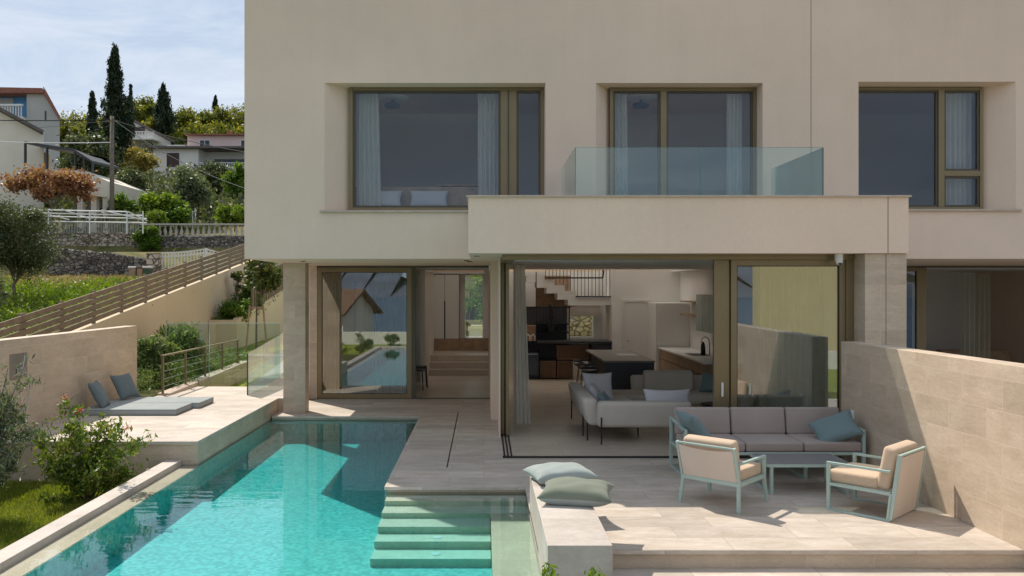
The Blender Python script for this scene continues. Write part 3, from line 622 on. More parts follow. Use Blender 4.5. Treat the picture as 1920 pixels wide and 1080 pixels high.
# expansion joint in the render
MB().box(5.358, 5.366, 13.496, 13.5, ZS, ZT).build('expansion_joint', 'jointm', H)
def bars(mbx, x0, x1, z0, z1, y, wd, dp):
    """rectangular ring frame, pieces butted"""
    mbx.box(x0, x0 + wd, y, y + dp, z0, z1); mbx.box(x1 - wd, x1, y, y + dp, z0, z1)
    mbx.box(x0 + wd, x1 - wd, y, y + dp, z1 - wd, z1); mbx.box(x0 + wd, x1 - wd, y, y + dp, z0, z0 + wd)
def window(i, panes, mull, transom=None):
    e, f_, g_, h_ = wins[i]['i']; wf = MB(); bars(wf, e, f_, g_, h_, YW, .055, .10)
    for (a, b) in mull: wf.box(a, b, YW - .004, YW + .096, g_ + .055, h_ - .055)
    fo_ = wf.build('window', 'gold', H, bevel=.004)
    for (a, b, c, d) in panes:
        f2 = MB(); bars(f2, a, b, c, d, YW + .02, .035, .05); f2.build('sash', 'darkgold', fo_, bevel=.002)
        MB().box(a + .035, b - .035, YW + .045, YW + .053, c + .035, d - .035).build('pane', 'wglass', fo_)
    return fo_
g_, h_ = 3.69 + .055, 5.755 - .055
window(0, [(-2.19, .28, g_, h_), (.55, .952, g_, h_)], [(.28, .55)])
mb = MB(); mb.box(.40, .425, YW - .02, YW - .004, g_, h_); mb.build('cover_strip', 'darkgold', H)
window(1, [(2.165, 2.955, 3.72, h_), (3.055, 4.505, 3.72, h_)], [(2.955, 3.055)])
e3 = 6.15
wf = window(2, [(6.205, 7.60, 3.755, 5.705), (7.70, 8.295, 4.36, 5.705), (7.70, 8.295, 3.755, 4.27)], [(7.60, 7.70)])
MB().box(7.70, 8.295, YW - .004, YW + .09, 4.27, 4.36).build('transom', 'gold', wf, bevel=.003)

# balcony
bal = MB().box(-.21, 5.80, 11.25, 13.496, 2.875, 3.64).build('balcony', 'stucco', H)
MB().box(-.24, 5.83, 11.215, 13.45, 3.64, 3.664).build('coping', 'coping', bal, bevel=.003)
MB().box(5.515, 5.524, 11.246, 11.25, 2.88, 3.64).build('expansion_joint', 'jointm', bal)
def gp(x0, x1, y0, y1): MB().box(x0, x1, y0, y1, 3.664, 4.335).build('glass_panel', 'rail_glass', bal)
gp(1.27, 2.98, 11.35, 11.364); gp(2.99, 4.66, 11.35, 11.364); gp(1.256, 1.27, 11.35, 13.4); gp(4.67, 4.684, 11.35, 13.4)
mb = MB()
for x, y in ((1.262, 11.344), (2.985, 11.35), (4.675, 11.344)): mb.box(x - .005, x + .005, y - .004, y + .012, 3.664, 4.335)
mb.box(1.27, 4.67, 11.351, 11.363, 4.3355, 4.339); mb.build('glass_edge', 'edge', bal)

# lower storey: columns, piers, walls
MB().box(-3.845, -3.42, 15.8, 16.12, 0, 2.88).build('column', 'wallst', H, bevel=.004)
pier = MB().box(5.23, 5.80, 11.3, 12.2, 0, 2.872).build('pier', 'wallst', H, bevel=.004)
MB().box(5.512, 5.52, 11.296, 11.3, 0, 2.87).build('expansion_joint', 'jointm', pier)
mb = MB(); mb.box(-3.90, -3.60, 17.8, 22.8, 0, 2.88); mb.box(-3.90, -3.60, 24.8, YB, 0, 2.88); mb.box(-3.90, -3.60, 22.8, 24.8, 2.6, 2.88); mb.box(-3.90, -3.60, 22.8, 24.8, 0, .6)
mb.build('lower_wall', 'stucco', H)
MB().box(-3.76, -3.74, 22.8, 24.8, .6, 2.6).build('added_side_glazing', 'glass', H); mb = MB()  # unseen window added to let more light into the hall
mb.box(.13, .29, 15.0, 22.9, 0, 2.88); mb.build('partition_wall', 'stucco', H); mb = MB()                                    # wall between hall and living room
mb.box(5.23, 5.8, 12.2, YB, 0, 2.88)                                     # party wall
mb.build('party_wall', 'white', H); mb = MB(); mb.box(13.7, 14, 17.8, YB, 0, 2.88)
mb.build('lower_wall', 'stucco', H)
mb = MB()                                                                # back walls with window openings
yb0, yb1 = 25.2, 25.6
wx0, wx1, wz0, wz1 = PX(872, 25.2), PX(905, 25.2), PZ(633, 25.2), PZ(516, 25.2)
mb.box(-3.6, wx0, yb0, yb1, 0, 2.88); mb.box(wx1, .7, yb0, yb1, 0, 2.88); mb.box(wx0, wx1, yb0, yb1, 0, wz0); mb.box(wx0, wx1, yb0, yb1, wz1, 2.88)
kx0, kx1, kz0, kz1 = 2.46, 3.18, .98, 1.62
mb.box(.7, kx0, yb0 - 1.4, yb1 - 1.4, 0, 2.88); mb.box(kx1, 3.43, yb0 - 1.4, yb1 - 1.4, 0, 2.88); mb.box(kx0, kx1, yb0 - 1.4, yb1 - 1.4, 0, kz0); mb.box(kx0, kx1, yb0 - 1.4, yb1 - 1.4, kz1, 2.88)
mb.box(.29, .7, yb0 - 1.4, yb0, 0, 2.88)
mb.box(3.43, 5.23, 22.0, 22.2, 0, 2.88); mb.box(3.43, 3.6, 22.2, 23.8, 0, 2.88)
mb.box(5.8, 13.7, 23.0, 23.2, 0, 2.88)
mb.box(-1.62, -1.5, 21.0, 25.2, 0, 2.88)
mb.build('back_wall', 'white', H)
MB().box(kx0 - .02, kx1 + .02, 23.9, 23.92, kz0, kz1).build('pane', 'glass', H)
MB().box(wx0, wx1, 25.4, 25.41, wz0, wz1).build('pane', 'glass', H)
# interior floor, ceilings, steps up
MB().box(-3.6, 14, 17.722, 26, -.5, .003).build('floor', 'infloor', H)
MB().box(.45, 5.05, 11.78, 17.722, -.03, .004).build('floor', 'infloor', H)
mb = MB()
cutslab(mb, .29, 5.23, 11.78, 25.2, 2.835, 2.878, ADDED_WELLS); cutslab(mb, -3.6, .13, 17.95, 25.2, 2.835, 2.878, ADDED_WELLS); cutslab(mb, 5.8, 13.7, 17.95, 23, 2.835, 2.878, ADDED_WELLS); mb.build('ceiling', 'white', H)
st = MB()
for k in range(3): st.box(-1.5, .13, 22.5 + .32 * k, 25.2, (.0 if k == 0 else .17 * k), .17 * (k + 1))
st.build('step', 'infloor', H, bevel=.004)
# soffit downlights
for x, y in ((-3.2, 14.6), (-.25, 14.8), (-.1, 12.2), (-.3, 14.3)):
    MB().lathe([(.001, 0), (.045, 0), (.045, .012), (.001, .012)], (x, y, 2.867), 14).build('downlight', 'darkgold', H)

# sliding doors
def sdoor(x0, x1, z1, y, glass='glass', wd=.10, dp=.07, parent=H, z0=0.012):
    d_ = MB(); bars(d_, x0, x1, z0, z1, y, wd, dp); o_ = d_.build('sliding_door', 'gold', parent, bevel=.004)
    MB().box(x0 + wd, x1 - wd, y + dp / 2 - .004, y + dp / 2 + .004, z0 + wd, z1 - wd).build('pane', glass, o_)
    g3 = MB(); bars(g3, x0 + wd - .004, x1 - wd + .004, z0 + wd - .004, z1 - wd + .004, y + .012, .014, dp - .024); g3.build('gasket', 'black', o_)
    return o_
sdoor(-3.60, -1.56, 2.84, 17.80, glass='coated')
mb = MB(); mb.box(-3.6, .13, 17.78, 17.95, 2.84, 2.88); mb.box(-1.56, -1.47, 17.80, 17.93, .012, 2.84); mb.box(-3.60, .13, 17.79, 17.94, .004, .012); mb.build('door_track', 'darkgold', H)
MB().box(-3.76, -3.60, 17.785, 17.80, 0, 2.88).build('jamb', 'wallst', H)
# big corner opening
mb = MB(); mb.box(.27, 5.23, 11.60, 11.78, 2.80, 2.874); mb.box(.27, .45, 11.78, 15.0, 2.80, 2.872)
mb.build('door_head', 'gold', H, bevel=.003)
mb = MB()
for k in range(3): mb.box(.27, 5.2, 11.62 + k * .05, 11.645 + k * .05, -.01, .006 + .002 * (k % 2)); mb.box(.285 + k * .05, .31 + k * .05, 11.76, 15.0, -.01, .0065 + .002 * (k % 2))
mb.build('door_track', 'black', H)
for xx, ya, yb in ((.285, 13.45, 15.0), (.355, 13.35, 14.9)):
    d_ = MB(); z0, z1 = .012, 2.8; wd = .1
    d_.box(xx, xx + .055, ya, ya + wd, z0, z1); d_.box(xx, xx + .055, yb - wd, yb, z0, z1); d_.box(xx, xx + .055, ya + wd, yb - wd, z1 - wd, z1); d_.box(xx, xx + .055, ya + wd, yb - wd, z0, z0 + wd)
    o_ = d_.build('sliding_door', 'gold', H, bevel=.003)
    MB().box(xx + .024, xx + .032, ya + wd, yb - wd, z0 + wd, z1 - wd).build('pane', 'glass', o_)
MB().box(.25, .268, 13.2, 15.0, 0, 2.875).build('jamb', 'stucco', H)
o_ = sdoor(3.50, 5.12, 2.80, 11.66, wd=.085, glass='coated')
MB().box(3.49, 3.545, 11.74, 11.80, .012, 2.8).build('stile', 'gold', H, bevel=.004); MB().box(5.12, 5.23, 11.63, 11.78, 0, 2.8).build('jamb', 'gold', H, bevel=.004)
pp = MB().box(3.27, 3.49, 11.70, 11.77, .012, 2.8).build('sliding_door', 'gold', H, bevel=.004)
MB().box(3.37, 3.40, 11.672, 11.70, .86, 1.06).build('handle', 'plastic', pp, bevel=.006)
# neighbour unit glazing
sdoor(6.0, 9.45, 2.84, 17.85, wd=.07)
MB().box(9.47, 9.62, 17.90, 18.0, .012, 2.84).build('sliding_door', 'gold', H, bevel=.004)
mb = MB(); mb.box(5.8, 13.7, 17.83, 17.98, 2.84, 2.88); mb.build('door_head', 'darkgold', H)

# staircase in the living room
ST = MB(); yS = 22.3; s_ = yS / F
def ip(cx, cy, D=yS): return (PX(920 + cx / 2.5725, D), D, PZ(460 + cy / 2.5725, D))
prof = [(150, 122), (260, 122), (260, 165), (308, 165), (308, 192), (357, 192), (357, 220), (410, 220), (410, 250), (590, 250), (590, 288), (372, 290), (372, 262), (322, 262), (322, 232), (270, 232), (270, 205), (222, 205), (222, 178), (172, 178), (172, 148), (150, 148)]
prof[0:2] = [(150, 135), (212, 135), (212, 137), (260, 137)]
sto = ST.prism([ip(a, b) for a, b in prof], (0, .9, 0)).build('staircase', 'white', H)
mb = MB(); q0 = ip(222, 232, 23.3); q1 = ip(385, 300, 23.3); mb.box(q0[0], q1[0], 23.25, 23.3, q1[2], q0[2] + .5); mb.build('wood_panel', 'wood', sto)
mb = MB()
for k in range(19):
    a = ip(265 + k * 17.2, 250, 22.25); top = ip(0, 108, 22.25)[2]; b0 = ip(0, 165 if k < 3 else 192 if k < 6 else 220 if k < 9 else 250, 22.25)[2]
    mb.box(a[0] - .007, a[0] + .007, 22.24, 22.26, b0, top)
a = ip(262, 157, 22.25); b = ip(540, 157, 22.25); mb.box(a[0], b[0], 22.22, 22.25, a[2] - .02, a[2] + .02)
a = ip(410, 247, 22.25); b = ip(585, 247, 22.25); mb.box(a[0], b[0], 22.235, 22.27, a[2] - .015, a[2] + .015)
mb.bar(ip(540, 157, 22.24), ip(545, 120, 22.24), .04); mb.build('railing', 'black', sto)

# ================================================================== THINGS ON THE TERRACE
def rbox(x0, x1, y0, y1, z0, z1): return MB().box(x0, x1, y0, y1, z0, z1)
# security cameras
def seccam(x, y, z, label):
    r_ = empty('security_camera', (x, y, z), 0, label, 'security camera', 'white dome cameras under the soffit')
    MB().lathe([(.055, 0), (.055, -.09), (.05, -.10), (.001, -.10)][::-1], (0, 0, 0), 18).build('housing', 'plastic', r_, smooth=False)
    MB().lathe([(.001, -.155), (.03, -.148), (.046, -.12), (.046, -.085), (.001, -.085)], (0, -.01, 0), 18).build('dome', 'plastic', r_, smooth=True)
    MB().lathe([(.001, -.03), (.02, -.022), (.026, 0), (.001, 0)], (.0, -.035, -.125), 14).build('lens', 'black', r_, smooth=True)
seccam(PX(1573, 11.45), 11.45, 2.874, 'white dome security camera under the balcony corner beside the stone pier')
seccam(PX(921, 17.4), 17.4, 2.88, 'white dome security camera under the soffit above the hall opening')
sk = empty('wall_socket', (4.862, PX(0, 1) * 0 + 10.85, .73), 0, 'small white socket box on the shaded end of the dividing wall', 'socket')
MB().box(-.03, .0, -.05, .05, -.06, .06).build('cover', 'plastic', sk, bevel=.006); MB().box(-.034, -.03, -.02, .02, -.03, .03).build('flap', 'greyroof', sk)

# outdoor sofa
S = empty('outdoor_sofa', (2.52, 10.35, 0), 0, 'mint framed three seat outdoor sofa with taupe cushions against the glass', 'sofa')
W_, D_ = 2.28, .84
fm = MB()
for x in (0.02, 1.53, 2.26):
    for y in (.02, D_ - .02): fm.box(x - .02, x + .02, y - .02, y + .02, .02, .30)
    fm.box(x - .02, x + .02, 0, D_, 0, .02)
fm.box(0, W_, 0, .04, .30, .335); fm.box(0, W_, D_ - .04, D_, .30, .335); fm.box(0, .04, .04, D_ - .04, .30, .335); fm.box(W_ - .04, W_, .04, D_ - .04, .30, .335); fm.box(.04, W_ - .04, .04, D_ - .04, .305, .325)
fm.build('frame', 'mint', S, bevel=.003)
for x in (0.0, W_ - .04):
    am = MB(); am.box(x, x + .04, 0, .04, .335, .58 if x else .62); am.box(x, x + .04, D_ - .04, D_, .335, .62); am.bar((x + .02, 0, .60), (x + .02, D_, .64), .04, .03); am.build('armrest', 'mint', S, bevel=.003)
MB().box(.04, W_ - .04, D_ - .03, D_ - .01, .335, .62).build('back_panel', 'taupe', S)
for k in range(3):
    x = .045 + k * .733
    MB().box(x, x + .725, .0, .66, .338, .46).build('seat_cushion', 'taupe', S, bevel=.03, seg=4)
    mb = MB(); mb.box(x + .003, x + .722, 0, .16, 0, .36)
    mm = Matrix.Translation((0, .60, .455)) @ Matrix.Rotation(R(-9), 4, 'X'); mb.v = [tuple(mm @ Vector(q)) for q in mb.v]
    mb.build('back_cushion', 'taupe', S, bevel=.035, seg=4)
def pillow(x, y, z, w_, d_, h_, rx, ry, rz, mat, label, group=None, seed=0, wr=.03, order='XYZ', mat2=None):
    o_ = MB().cushion(w_, d_, h_, seed=seed, wr=wr, n=24, pinch=.10, ed=.45).build('pillow', mat, smooth=True)
    o_.location = (x, y, z); o_.rotation_euler = (R(rx), R(ry), R(rz))
    if mat2:
        o_.data.materials.append(M[mat2])
        for p_ in o_.data.polygons:
            if p_.normal.z < -.05: p_.material_index = 1
    return tag(o_, label, 'pillow', group)
pillow(2.70, 10.50, .60, .52, .52, .17, 0, 52, 8, 'teal', 'teal pillow leaning on the left arm of the outdoor sofa', 'teal pillows on the outdoor sofa', 1)
pillow(4.50, 10.55, .60, .56, .44, .17, 38, -22, -14, 'teal', 'teal pillow slumped at the right end of the outdoor sofa', 'teal pillows on the outdoor sofa', 2)
# pillows on the bench
pillow(.80, 8.62, .385 + .075, .66, .52, .18, 0, 0, 14, 'palesage', 'pale grey-green pillow lying at the back of the stone bench', 'pillows on the stone bench', 3, .05)
pillow(.88, 7.80, .385 + .085, .68, .54, .21, 2, 0, -12, 'sage', 'olive green pillow with pale underside lying at the front of the stone bench pillows', 'pillows on the stone bench', 4, .05, mat2='palesage')

# coffee table
T_ = empty('coffee_table', (3.30, 9.57, 0), 0, 'low mint framed table with grey top in front of the outdoor sofa', 'table')
MB().box(.0, .98, .0, .64, .325, .35).build('tabletop', plain('grey_laminate', (.21, .20, .20), .5, nscale=6, namt=.05), T_, bevel=.003)
mb = MB(); mb.box(0, .98, -.006, .0, .318, .352); mb.box(-.006, 0, -.006, .64, .318, .352); mb.box(.98, .986, -.006, .64, .318, .352)
mb.build('rim', 'mint', T_)
for x in (.03, .91):
    mb = MB()
    for y in (.0, .60): mb.box(x, x + .035, y, y + .035, .02, .322)
    mb.box(x, x + .035, 0, .635, 0, .02); mb.build('leg', 'mint', T_, bevel=.002)

# armchairs: local x = width, -y = front
def armchair(loc_, rz, label, sled):
    a = empty('armchair', (*loc_, 0), rz, label, 'armchair', 'mint framed patio armchairs')
    w_, d_ = .70, .66; b = .035; hs = .27
    fm = MB()
    if sled:
        for x in (-w_ / 2, w_ / 2 - b):
            fm.box(x, x + b, -d_ / 2, d_ / 2, 0, .022)
            fm.box(x, x + b, -d_ / 2, -d_ / 2 + b, .022, hs)
            fm.bar((x + b / 2, d_ / 2 - .02, .022), (x + b / 2, d_ / 2 + .01, hs + .02), b, b)
            fm.box(x, x + b, -d_ / 2, d_ / 2, hs, hs + .03)
        fm.box(-w_ / 2 + b, w_ / 2 - b, -d_ / 2, -d_ / 2 + b, hs, hs + .03); fm.box(-w_ / 2 + b, w_ / 2 - b, d_ / 2 - .02, d_ / 2, hs, hs + .03)
    else:
        for x in (-w_ / 2 + .02, w_ / 2 - .02):
            sx = -.02 if x < 0 else .02
            fm.bar((x, -d_ / 2 + .02, hs), (x + sx, -d_ / 2 - .01, 0), b); fm.bar((x, d_ / 2 - .02, hs), (x + sx, d_ / 2 + .02, 0), b)
        fm.box(-w_ / 2, w_ / 2, -d_ / 2, -d_ / 2 + .045, hs, hs + .04); fm.box(-w_ / 2, w_ / 2, d_ / 2 - .045, d_ / 2, hs, hs + .04)
        fm.box(-w_ / 2, -w_ / 2 + .045, -d_ / 2 + .045, d_ / 2 - .045, hs, hs + .04); fm.box(w_ / 2 - .045, w_ / 2, -d_ / 2 + .045, d_ / 2 - .045, hs, hs + .04)
    fm.build('frame', 'mint', a, bevel=.003)
    ah = .50
    for x in (-w_ / 2 + b / 2, w_ / 2 - b / 2):
        am = MB(); am.bar((x, -d_ / 2 + b / 2, hs + .03), (x, -d_ / 2 + b / 2, ah), b); am.bar((x, -d_ / 2, ah + .012), (x, d_ / 2 + .0, ah + .012), b, .024); am.build('armrest', 'mint', a, bevel=.003)
    # back: leaning posts with a sling panel
    zb = .02 if sled else hs + .04; y0 = d_ / 2 + (.0 if sled else -.02); y1 = y0 + (.095 if sled else .12); zt = .70
    bf = MB()
    for x in (-w_ / 2 + .012, w_ / 2 - .012): bf.bar((x, y0, zb), (x, y1, zt), .024, .04)
    bf.bar((-w_ / 2 + .01, y1, zt - .01), (w_ / 2 - .01, y1, zt - .01), .03, .02)
    bf.build('back_frame', 'mint', a, bevel=.002)
    sl = MB(); n = 8; zt2 = zt - .03
    for k in range(n):
        xa = -w_ / 2 + .03 + (w_ - .06) * k / n; xb = -w_ / 2 + .03 + (w_ - .06) * (k + 1) / n
        da = 0 if sled else .03 * (1 - (2 * k / n - 1) ** 2); db = 0 if sled else .03 * (1 - (2 * (k + 1) / n - 1) ** 2)
        sl.prism([(xa, y0 + .01, zb), (xb, y0 + .01, zb), (xb, y1 + .01, zt2 - db), (xa, y1 + .01, zt2 - da)], (0, -.012, 0))
    sl.build('back_panel', 'sling', a)
    MB().box(-w_ / 2 + .045, w_ / 2 - .045, -d_ / 2 - .01, d_ / 2 - .14, hs + .032, hs + .16).build('seat_cushion', 'sand', a, bevel=.03, seg=4)
    mb = MB().box(-w_ / 2 + .045, w_ / 2 - .045, -.14, 0, 0, .45)
    mm = Matrix.Translation((0, d_ / 2 - .03, hs + .03)) @ Matrix.Rotation(R(-11), 4, 'X'); mb.v = [tuple(mm @ Vector(q)) for q in mb.v]
    mb.build('back_cushion', 'sand', a, bevel=.04, seg=4)
    return a
# right chair: back edge from (4.149,8.43) to (4.684,8.92); faces (-.68,.73)
armchair((4.19, 8.92), math.atan2(.73, -.68) + R(90), 'mint armchair with square sled frame and sand cushions, nearest the dividing wall', True)
armchair((2.695, 9.26), math.atan2(.60, .62) + R(93), 'mint armchair with splayed legs seen from behind, left of the low table', False)

# day beds
for (x0, x1, y0, y1, lab) in ((-6.75, -5.17, 13.82, 14.6, 'front'), (-6.75, -5.05, 14.63, 15.42, 'rear')):
    r_ = empty('day_bed', (x0, y0, .26), 0, 'low grey-blue day bed mattress on the raised terrace, the one %s' % ('nearer the water' if lab == 'front' else 'behind, with a longer end'), 'day bed', 'day bed mattresses on the raised terrace')
    MB().box(0, x1 - x0, 0, y1 - y0, 0.004, .105).build('mattress', 'greyblue', r_, bevel=.015, seg=3)
    MB().box(-.0025, x1 - x0 + .0025, -.0025, y1 - y0 + .0025, .088, .093).build('piping', 'slateblue', r_)
pillow(-6.60, 14.15, .575, .50, .50, .15, 0, 62, 12, 'slateblue', 'slate blue pillow propped on the stone wall at the front day bed', 'slate pillows leaning on the shower wall', 7)
pillow(-6.58, 15.12, .60, .50, .50, .15, 0, 60, -16, 'slateblue', 'slate blue pillow propped on the stone wall at the rear day bed', 'slate pillows leaning on the shower wall', 8)

# wall shower
sh = empty('wall_shower', (-6.9, 12.25, 1.1), 0, 'recessed wall shower with steel hose loop on the left garden wall', 'shower')
MB().box(.0, .004, -.26, .20, -.05, .33).build('niche', plain('niche_stone', (.24, .2, .16), .6, nscale=5), sh)
MB().box(.004, .03, -.1, .08, .0, .12).build('mixer', 'steel', sh, bevel=.01); MB().tube([(.05, -.02, .05), (.07, .02, .3)], .012, 8).build('hand_shower', 'steel', sh)
mb = MB(); pts = []
for k in range(25):
    a = math.pi * k / 24; pts.append((.04, -.08 + .3 * k / 24 * 1.0 + .0, -.02 - .55 * math.sin(a) ** .6))
mb.tube(pts, .009, 6); mb.build('hose', 'steel', sh, smooth=True)

# ================================================================== INTERIOR THINGS
def curtain(x0, x1, y, z0, z1, folds, amp, mat, label, group=None, flare=0, along='x'):
    mb = MB(); n = folds * 8; rnd = random.Random(int(x0 * 100)); ph = [rnd.uniform(.7, 1.3) for _ in range(folds + 2)]
    nz_ = 8
    for i in range(n + 1):
        t_ = i / n; a = t_ * folds * 2 * math.pi
        for j in range(nz_ + 1):
            q = j / nz_; fl = 1 + flare * (1 - q)
            xx = (x0 + (x1 - x0) * t_ * fl); yy = y + amp * ph[int(t_ * folds)] * math.sin(a + .3 * math.sin(q * 3)) 
            mb.v.append((xx, yy, z0 + (z1 - z0) * q) if along == 'x' else (yy, xx, z0 + (z1 - z0) * q))
    for i in range(n):
        for j in range(nz_): a = i * (nz_ + 1) + j; mb.f.append((a, a + nz_ + 1, a + nz_ + 2, a + 1))
    return tag(mb.build('curtain', mat, smooth=True), label, 'curtain', group)
curtain(-3.50, -3.10, 18.12, .02, 2.8, 6, .05, 'sheer', 'sheer curtain gathered at the left side of the left sliding door')
curtain(-2.42, -1.62, 18.15, .02, 2.8, 9, .05, 'sheer', 'sheer curtain gathered at the right side of the left sliding door')
curtain(.52, .72, 14.45, .02, 2.8, 4, .05, 'curtain', 'white curtain gathered beside the open corner of the living room', flare=.5)
curtain(4.02, 5.0, 12.05, .02, 2.78, 11, .045, 'sheer', 'sheer green-grey curtain behind the fixed pane beside the stone pier')
curtain(-2.17, -1.80, 14.05, 3.6, 5.85, 5, .05, 'curtain', 'white curtain at the left edge of the large upstairs window', flare=.15)
curtain(-.10, .28, 14.05, 3.6, 5.85, 5, .05, 'curtain', 'white curtain at the right edge of the large upstairs pane')
curtain(2.18, 2.44, 14.05, 3.6, 5.85, 4, .05, 'curtain', 'white curtain at the left edge of the balcony window', flare=.1)
curtain(4.15, 4.40, 14.05, 3.6, 5.85, 4, .05, 'curtain', 'white curtain at the right edge of the balcony window')
curtain(7.72, 8.32, 14.08, 3.6, 5.85, 7, .05, 'curtain', 'white curtain behind the narrow panes of the right upstairs window')
curtain(PX(1800, 19.5), PX(1856, 19.5), 19.5, .1, PZ(513, 19.5), 6, .06, 'sheer', 'beige curtain hanging inside the neighbouring ground floor room')
# upstairs rooms
for (x, y, lab) in ((-1.72, 15.5, 'left'), (2.95, 15.5, 'balcony')):
    r_ = empty('ceiling_lamp', (x, y, 6.03), 0, 'round dark ceiling lamp in the upstairs room behind the %s window' % lab, 'ceiling lamp', 'round ceiling lamps upstairs')
    MB().lathe([(.001, -.26), (.13, -.24), (.16, -.19), (.12, -.16), (.001, -.16)], (0, 0, 0), 24).build('lamp_shade', 'darkpanel', r_, smooth=True)
    MB().lathe([(.001, -.10), (.30, -.06), (.31, -.05), (.001, -.02)], (0, 0, 0), 28).build('canopy', 'cabwhite', r_, smooth=True); MB().tube([(0, 0, .22), (0, 0, -.18)], .02, 8).build('stem', 'black', r_)
bd = empty('bed', (-1.9, 14.5, 3.6), 0, 'upholstered bed with wooden headboard behind the large upstairs window', 'bed')
MB().box(-.25, 1.55, .1, 1.9, 0.02, .28).build('mattress', 'lavender', bd, bevel=.04, seg=3); MB().box(-.35, 2.1, -.08, .02, 0, .57).build('headboard', 'wood', bd, bevel=.01)
for k, x in enumerate((.25, 1.05)): pillow(-1.9 + x - .1, 14.25, 3.93, .68, .36, .15, 62, 0, 0, 'lavender', ('left' if k == 0 else 'right') + ' white pillow on the upstairs bed against the window', 'pillows on the upstairs bed', 10 + k)
dk = empty('desk', (-.35, 15.2, 3.6), 0, 'pale wooden desk in the room behind the large upstairs window', 'desk')
MB().box(-.5, .9, -.2, .4, .66, .70).build('desktop', 'wood', dk)
for x in (-.45, .85):
    for y in (-.15, .35): MB().box(x - .025, x + .025, y - .025, y + .025, 0, .66).build('leg', 'wood', dk)
tag(MB().box(.02, .62, 18.13, 18.19, 3.6, 5.45).build('interior_door', 'darkpanel', bevel=.004), 'dark flush door at the back of the left upstairs room', 'door')
tag(MB().box(.05, .62, 18.15, 18.19, 5.52, 5.66).build('air_vent', 'darkpanel'), 'narrow dark air grille over the upstairs door', 'vent')
tv = empty('television', (7.05, 17.4, 4.35), R(-22), 'dark flat television on the wall of the right upstairs room', 'television')
MB().box(-.55, .55, -.03, .03, -.32, .32).build('screen', 'black', tv, bevel=.008); MB().box(-.1, .1, .03, .5, -.1, .1).build('bracket', 'darkpanel', tv)
wm = empty('wall_mirror', (6.5, 18.16, 3.62), 0, 'tall arched mirror leaning in the right upstairs room', 'mirror')
pts = [(-.16, 0, 0), (.16, 0, 0), (.16, 0, 1.1)] + [(.16 * math.cos(a), 0, 1.1 + .2 * math.sin(a)) for a in [math.pi * k / 10 for k in range(1, 10)]] + [(-.16, 0, 1.1)]
MB().prism(pts, (0, -.03, 0)).build('frame', 'darkpanel', wm)

# hall: cabinet, chairs
cb = empty('wardrobe', (PX(807, 24.9), 24.85, .51), 0, 'two door white wardrobe on oak base at the top of the hall steps', 'wardrobe')
wW = PX(861, 24.9) - PX(807, 24.9); zt = PZ(514, 24.85) - .51
MB().box(-.05, wx1 + .5 - PX(807, 24.9), 0, .33, 0, .36).build('base_drawer', 'wood', cb, bevel=.003)
MB().box(0, wW, .03, .33, .36, zt).build('carcass', 'darkpanel', cb)
for k in range(2): MB().box(.006 + k * wW / 2, (k + 1) * wW / 2 - .006, 0, .03, .365, zt - .02).build('door', 'cabwhite', cb, bevel=.003)
MB().box(wW / 2 - .02, wW / 2 + .02, -.006, 0, .37, 1.5).build('handle', 'black', cb)
def dchair(x, y, rz, label):
    r_ = empty('dining_chair', (x, y, .003), rz, label, 'chair', 'black dining chairs in the hall')
    for sx in (-.19, .19):
        for sy in (-.19, .19): MB().tube([(sx, sy, .45), (sx * 1.15, sy * 1.15, 0)], .014, 6).build('leg', 'black', r_)
    MB().box(-.22, .22, -.22, .22, .44, .47).build('seat', 'black', r_, bevel=.012)
    mb = MB(); mb.tube([(-.19, .2, .46), (-.19, .25, .82)], .013, 6); mb.tube([(.19, .2, .46), (.19, .25, .82)], .013, 6); mb.box(-.21, .21, .23, .26, .70, .84); mb.build('backrest', 'black', r_)
dchair(-1.60, 19.6, R(80), 'black dining chair nearest the hall opening, partly behind the door frame'); dchair(-1.62, 20.3, R(92), 'black dining chair further into the hall, behind the nearest one')

# shelving wall in living room
SH = empty('shelving_unit', (1.04, 21.7, 0), 0, 'dark metal shelving wall with oak boxes below the staircase', 'shelving')
def sb(a, b, c, d, y0, y1, nm, mt, D=21.75):
    q0 = ip(a, c, D); q1 = ip(b, d, D); return MB().box(q0[0] - 1.04, q1[0] - 1.04, y0, y1, q1[2], q0[2]).build(nm, mt, SH, bevel=.004)
for a, b, c, d in ((237, 314, 558, 640), (320, 397, 558, 640), (320, 474, 480, 550)):
    q = sb(a, b, c, d, .02, .45, 'box', 'wood'); 
    q0 = ip(a + 5, c + 5, 21.72); q1 = ip(b - 5, d - 5, 21.72); MB().box(q0[0] - 1.04, q1[0] - 1.04, .0, .02, q1[2], q0[2]).build('box_front', plain('oak_front', (.19, .11, .06), .6), q)
sb(160, 221, 388, 462, .15, .45, 'box', 'wood')
sb(222, 575, 458, 470, -.35, .5, 'worktop', 'darkpanel'); sb(478, 575, 471, 640, -.3, .4, 'side_panel', 'darkpanel'); sb(160, 575, 552, 557, .04, .45, 'shelf', 'black')
sb(222, 380, 378, 383, .1, .45, 'shelf', 'black'); sb(222, 380, 418, 425, .1, .45, 'shelf', 'black'); sb(155, 640, 300, 303, .4, .45, 'shelf', 'black') if False else None
MB().box(.02, 1.2, .46, .50, 0, 1.9).build('back_panel', 'darkpanel', SH)
mb = MB()
for k in range(15):
    a = ip(158 + k * 16, 0, 21.6)[0] - 1.04; mb.box(a - .006, a + .006, -.05, -.035, PZ(460 + 378 / 2.5725, 21.6), PZ(460 + 302 / 2.5725, 21.6))
z_ = PZ(460 + 302 / 2.5725, 21.6); a = ip(155, 0, 21.6)[0] - 1.04; b = ip(385, 0, 21.6)[0] - 1.04; mb.box(a, b, -.06, -.03, z_, z_ + .03)
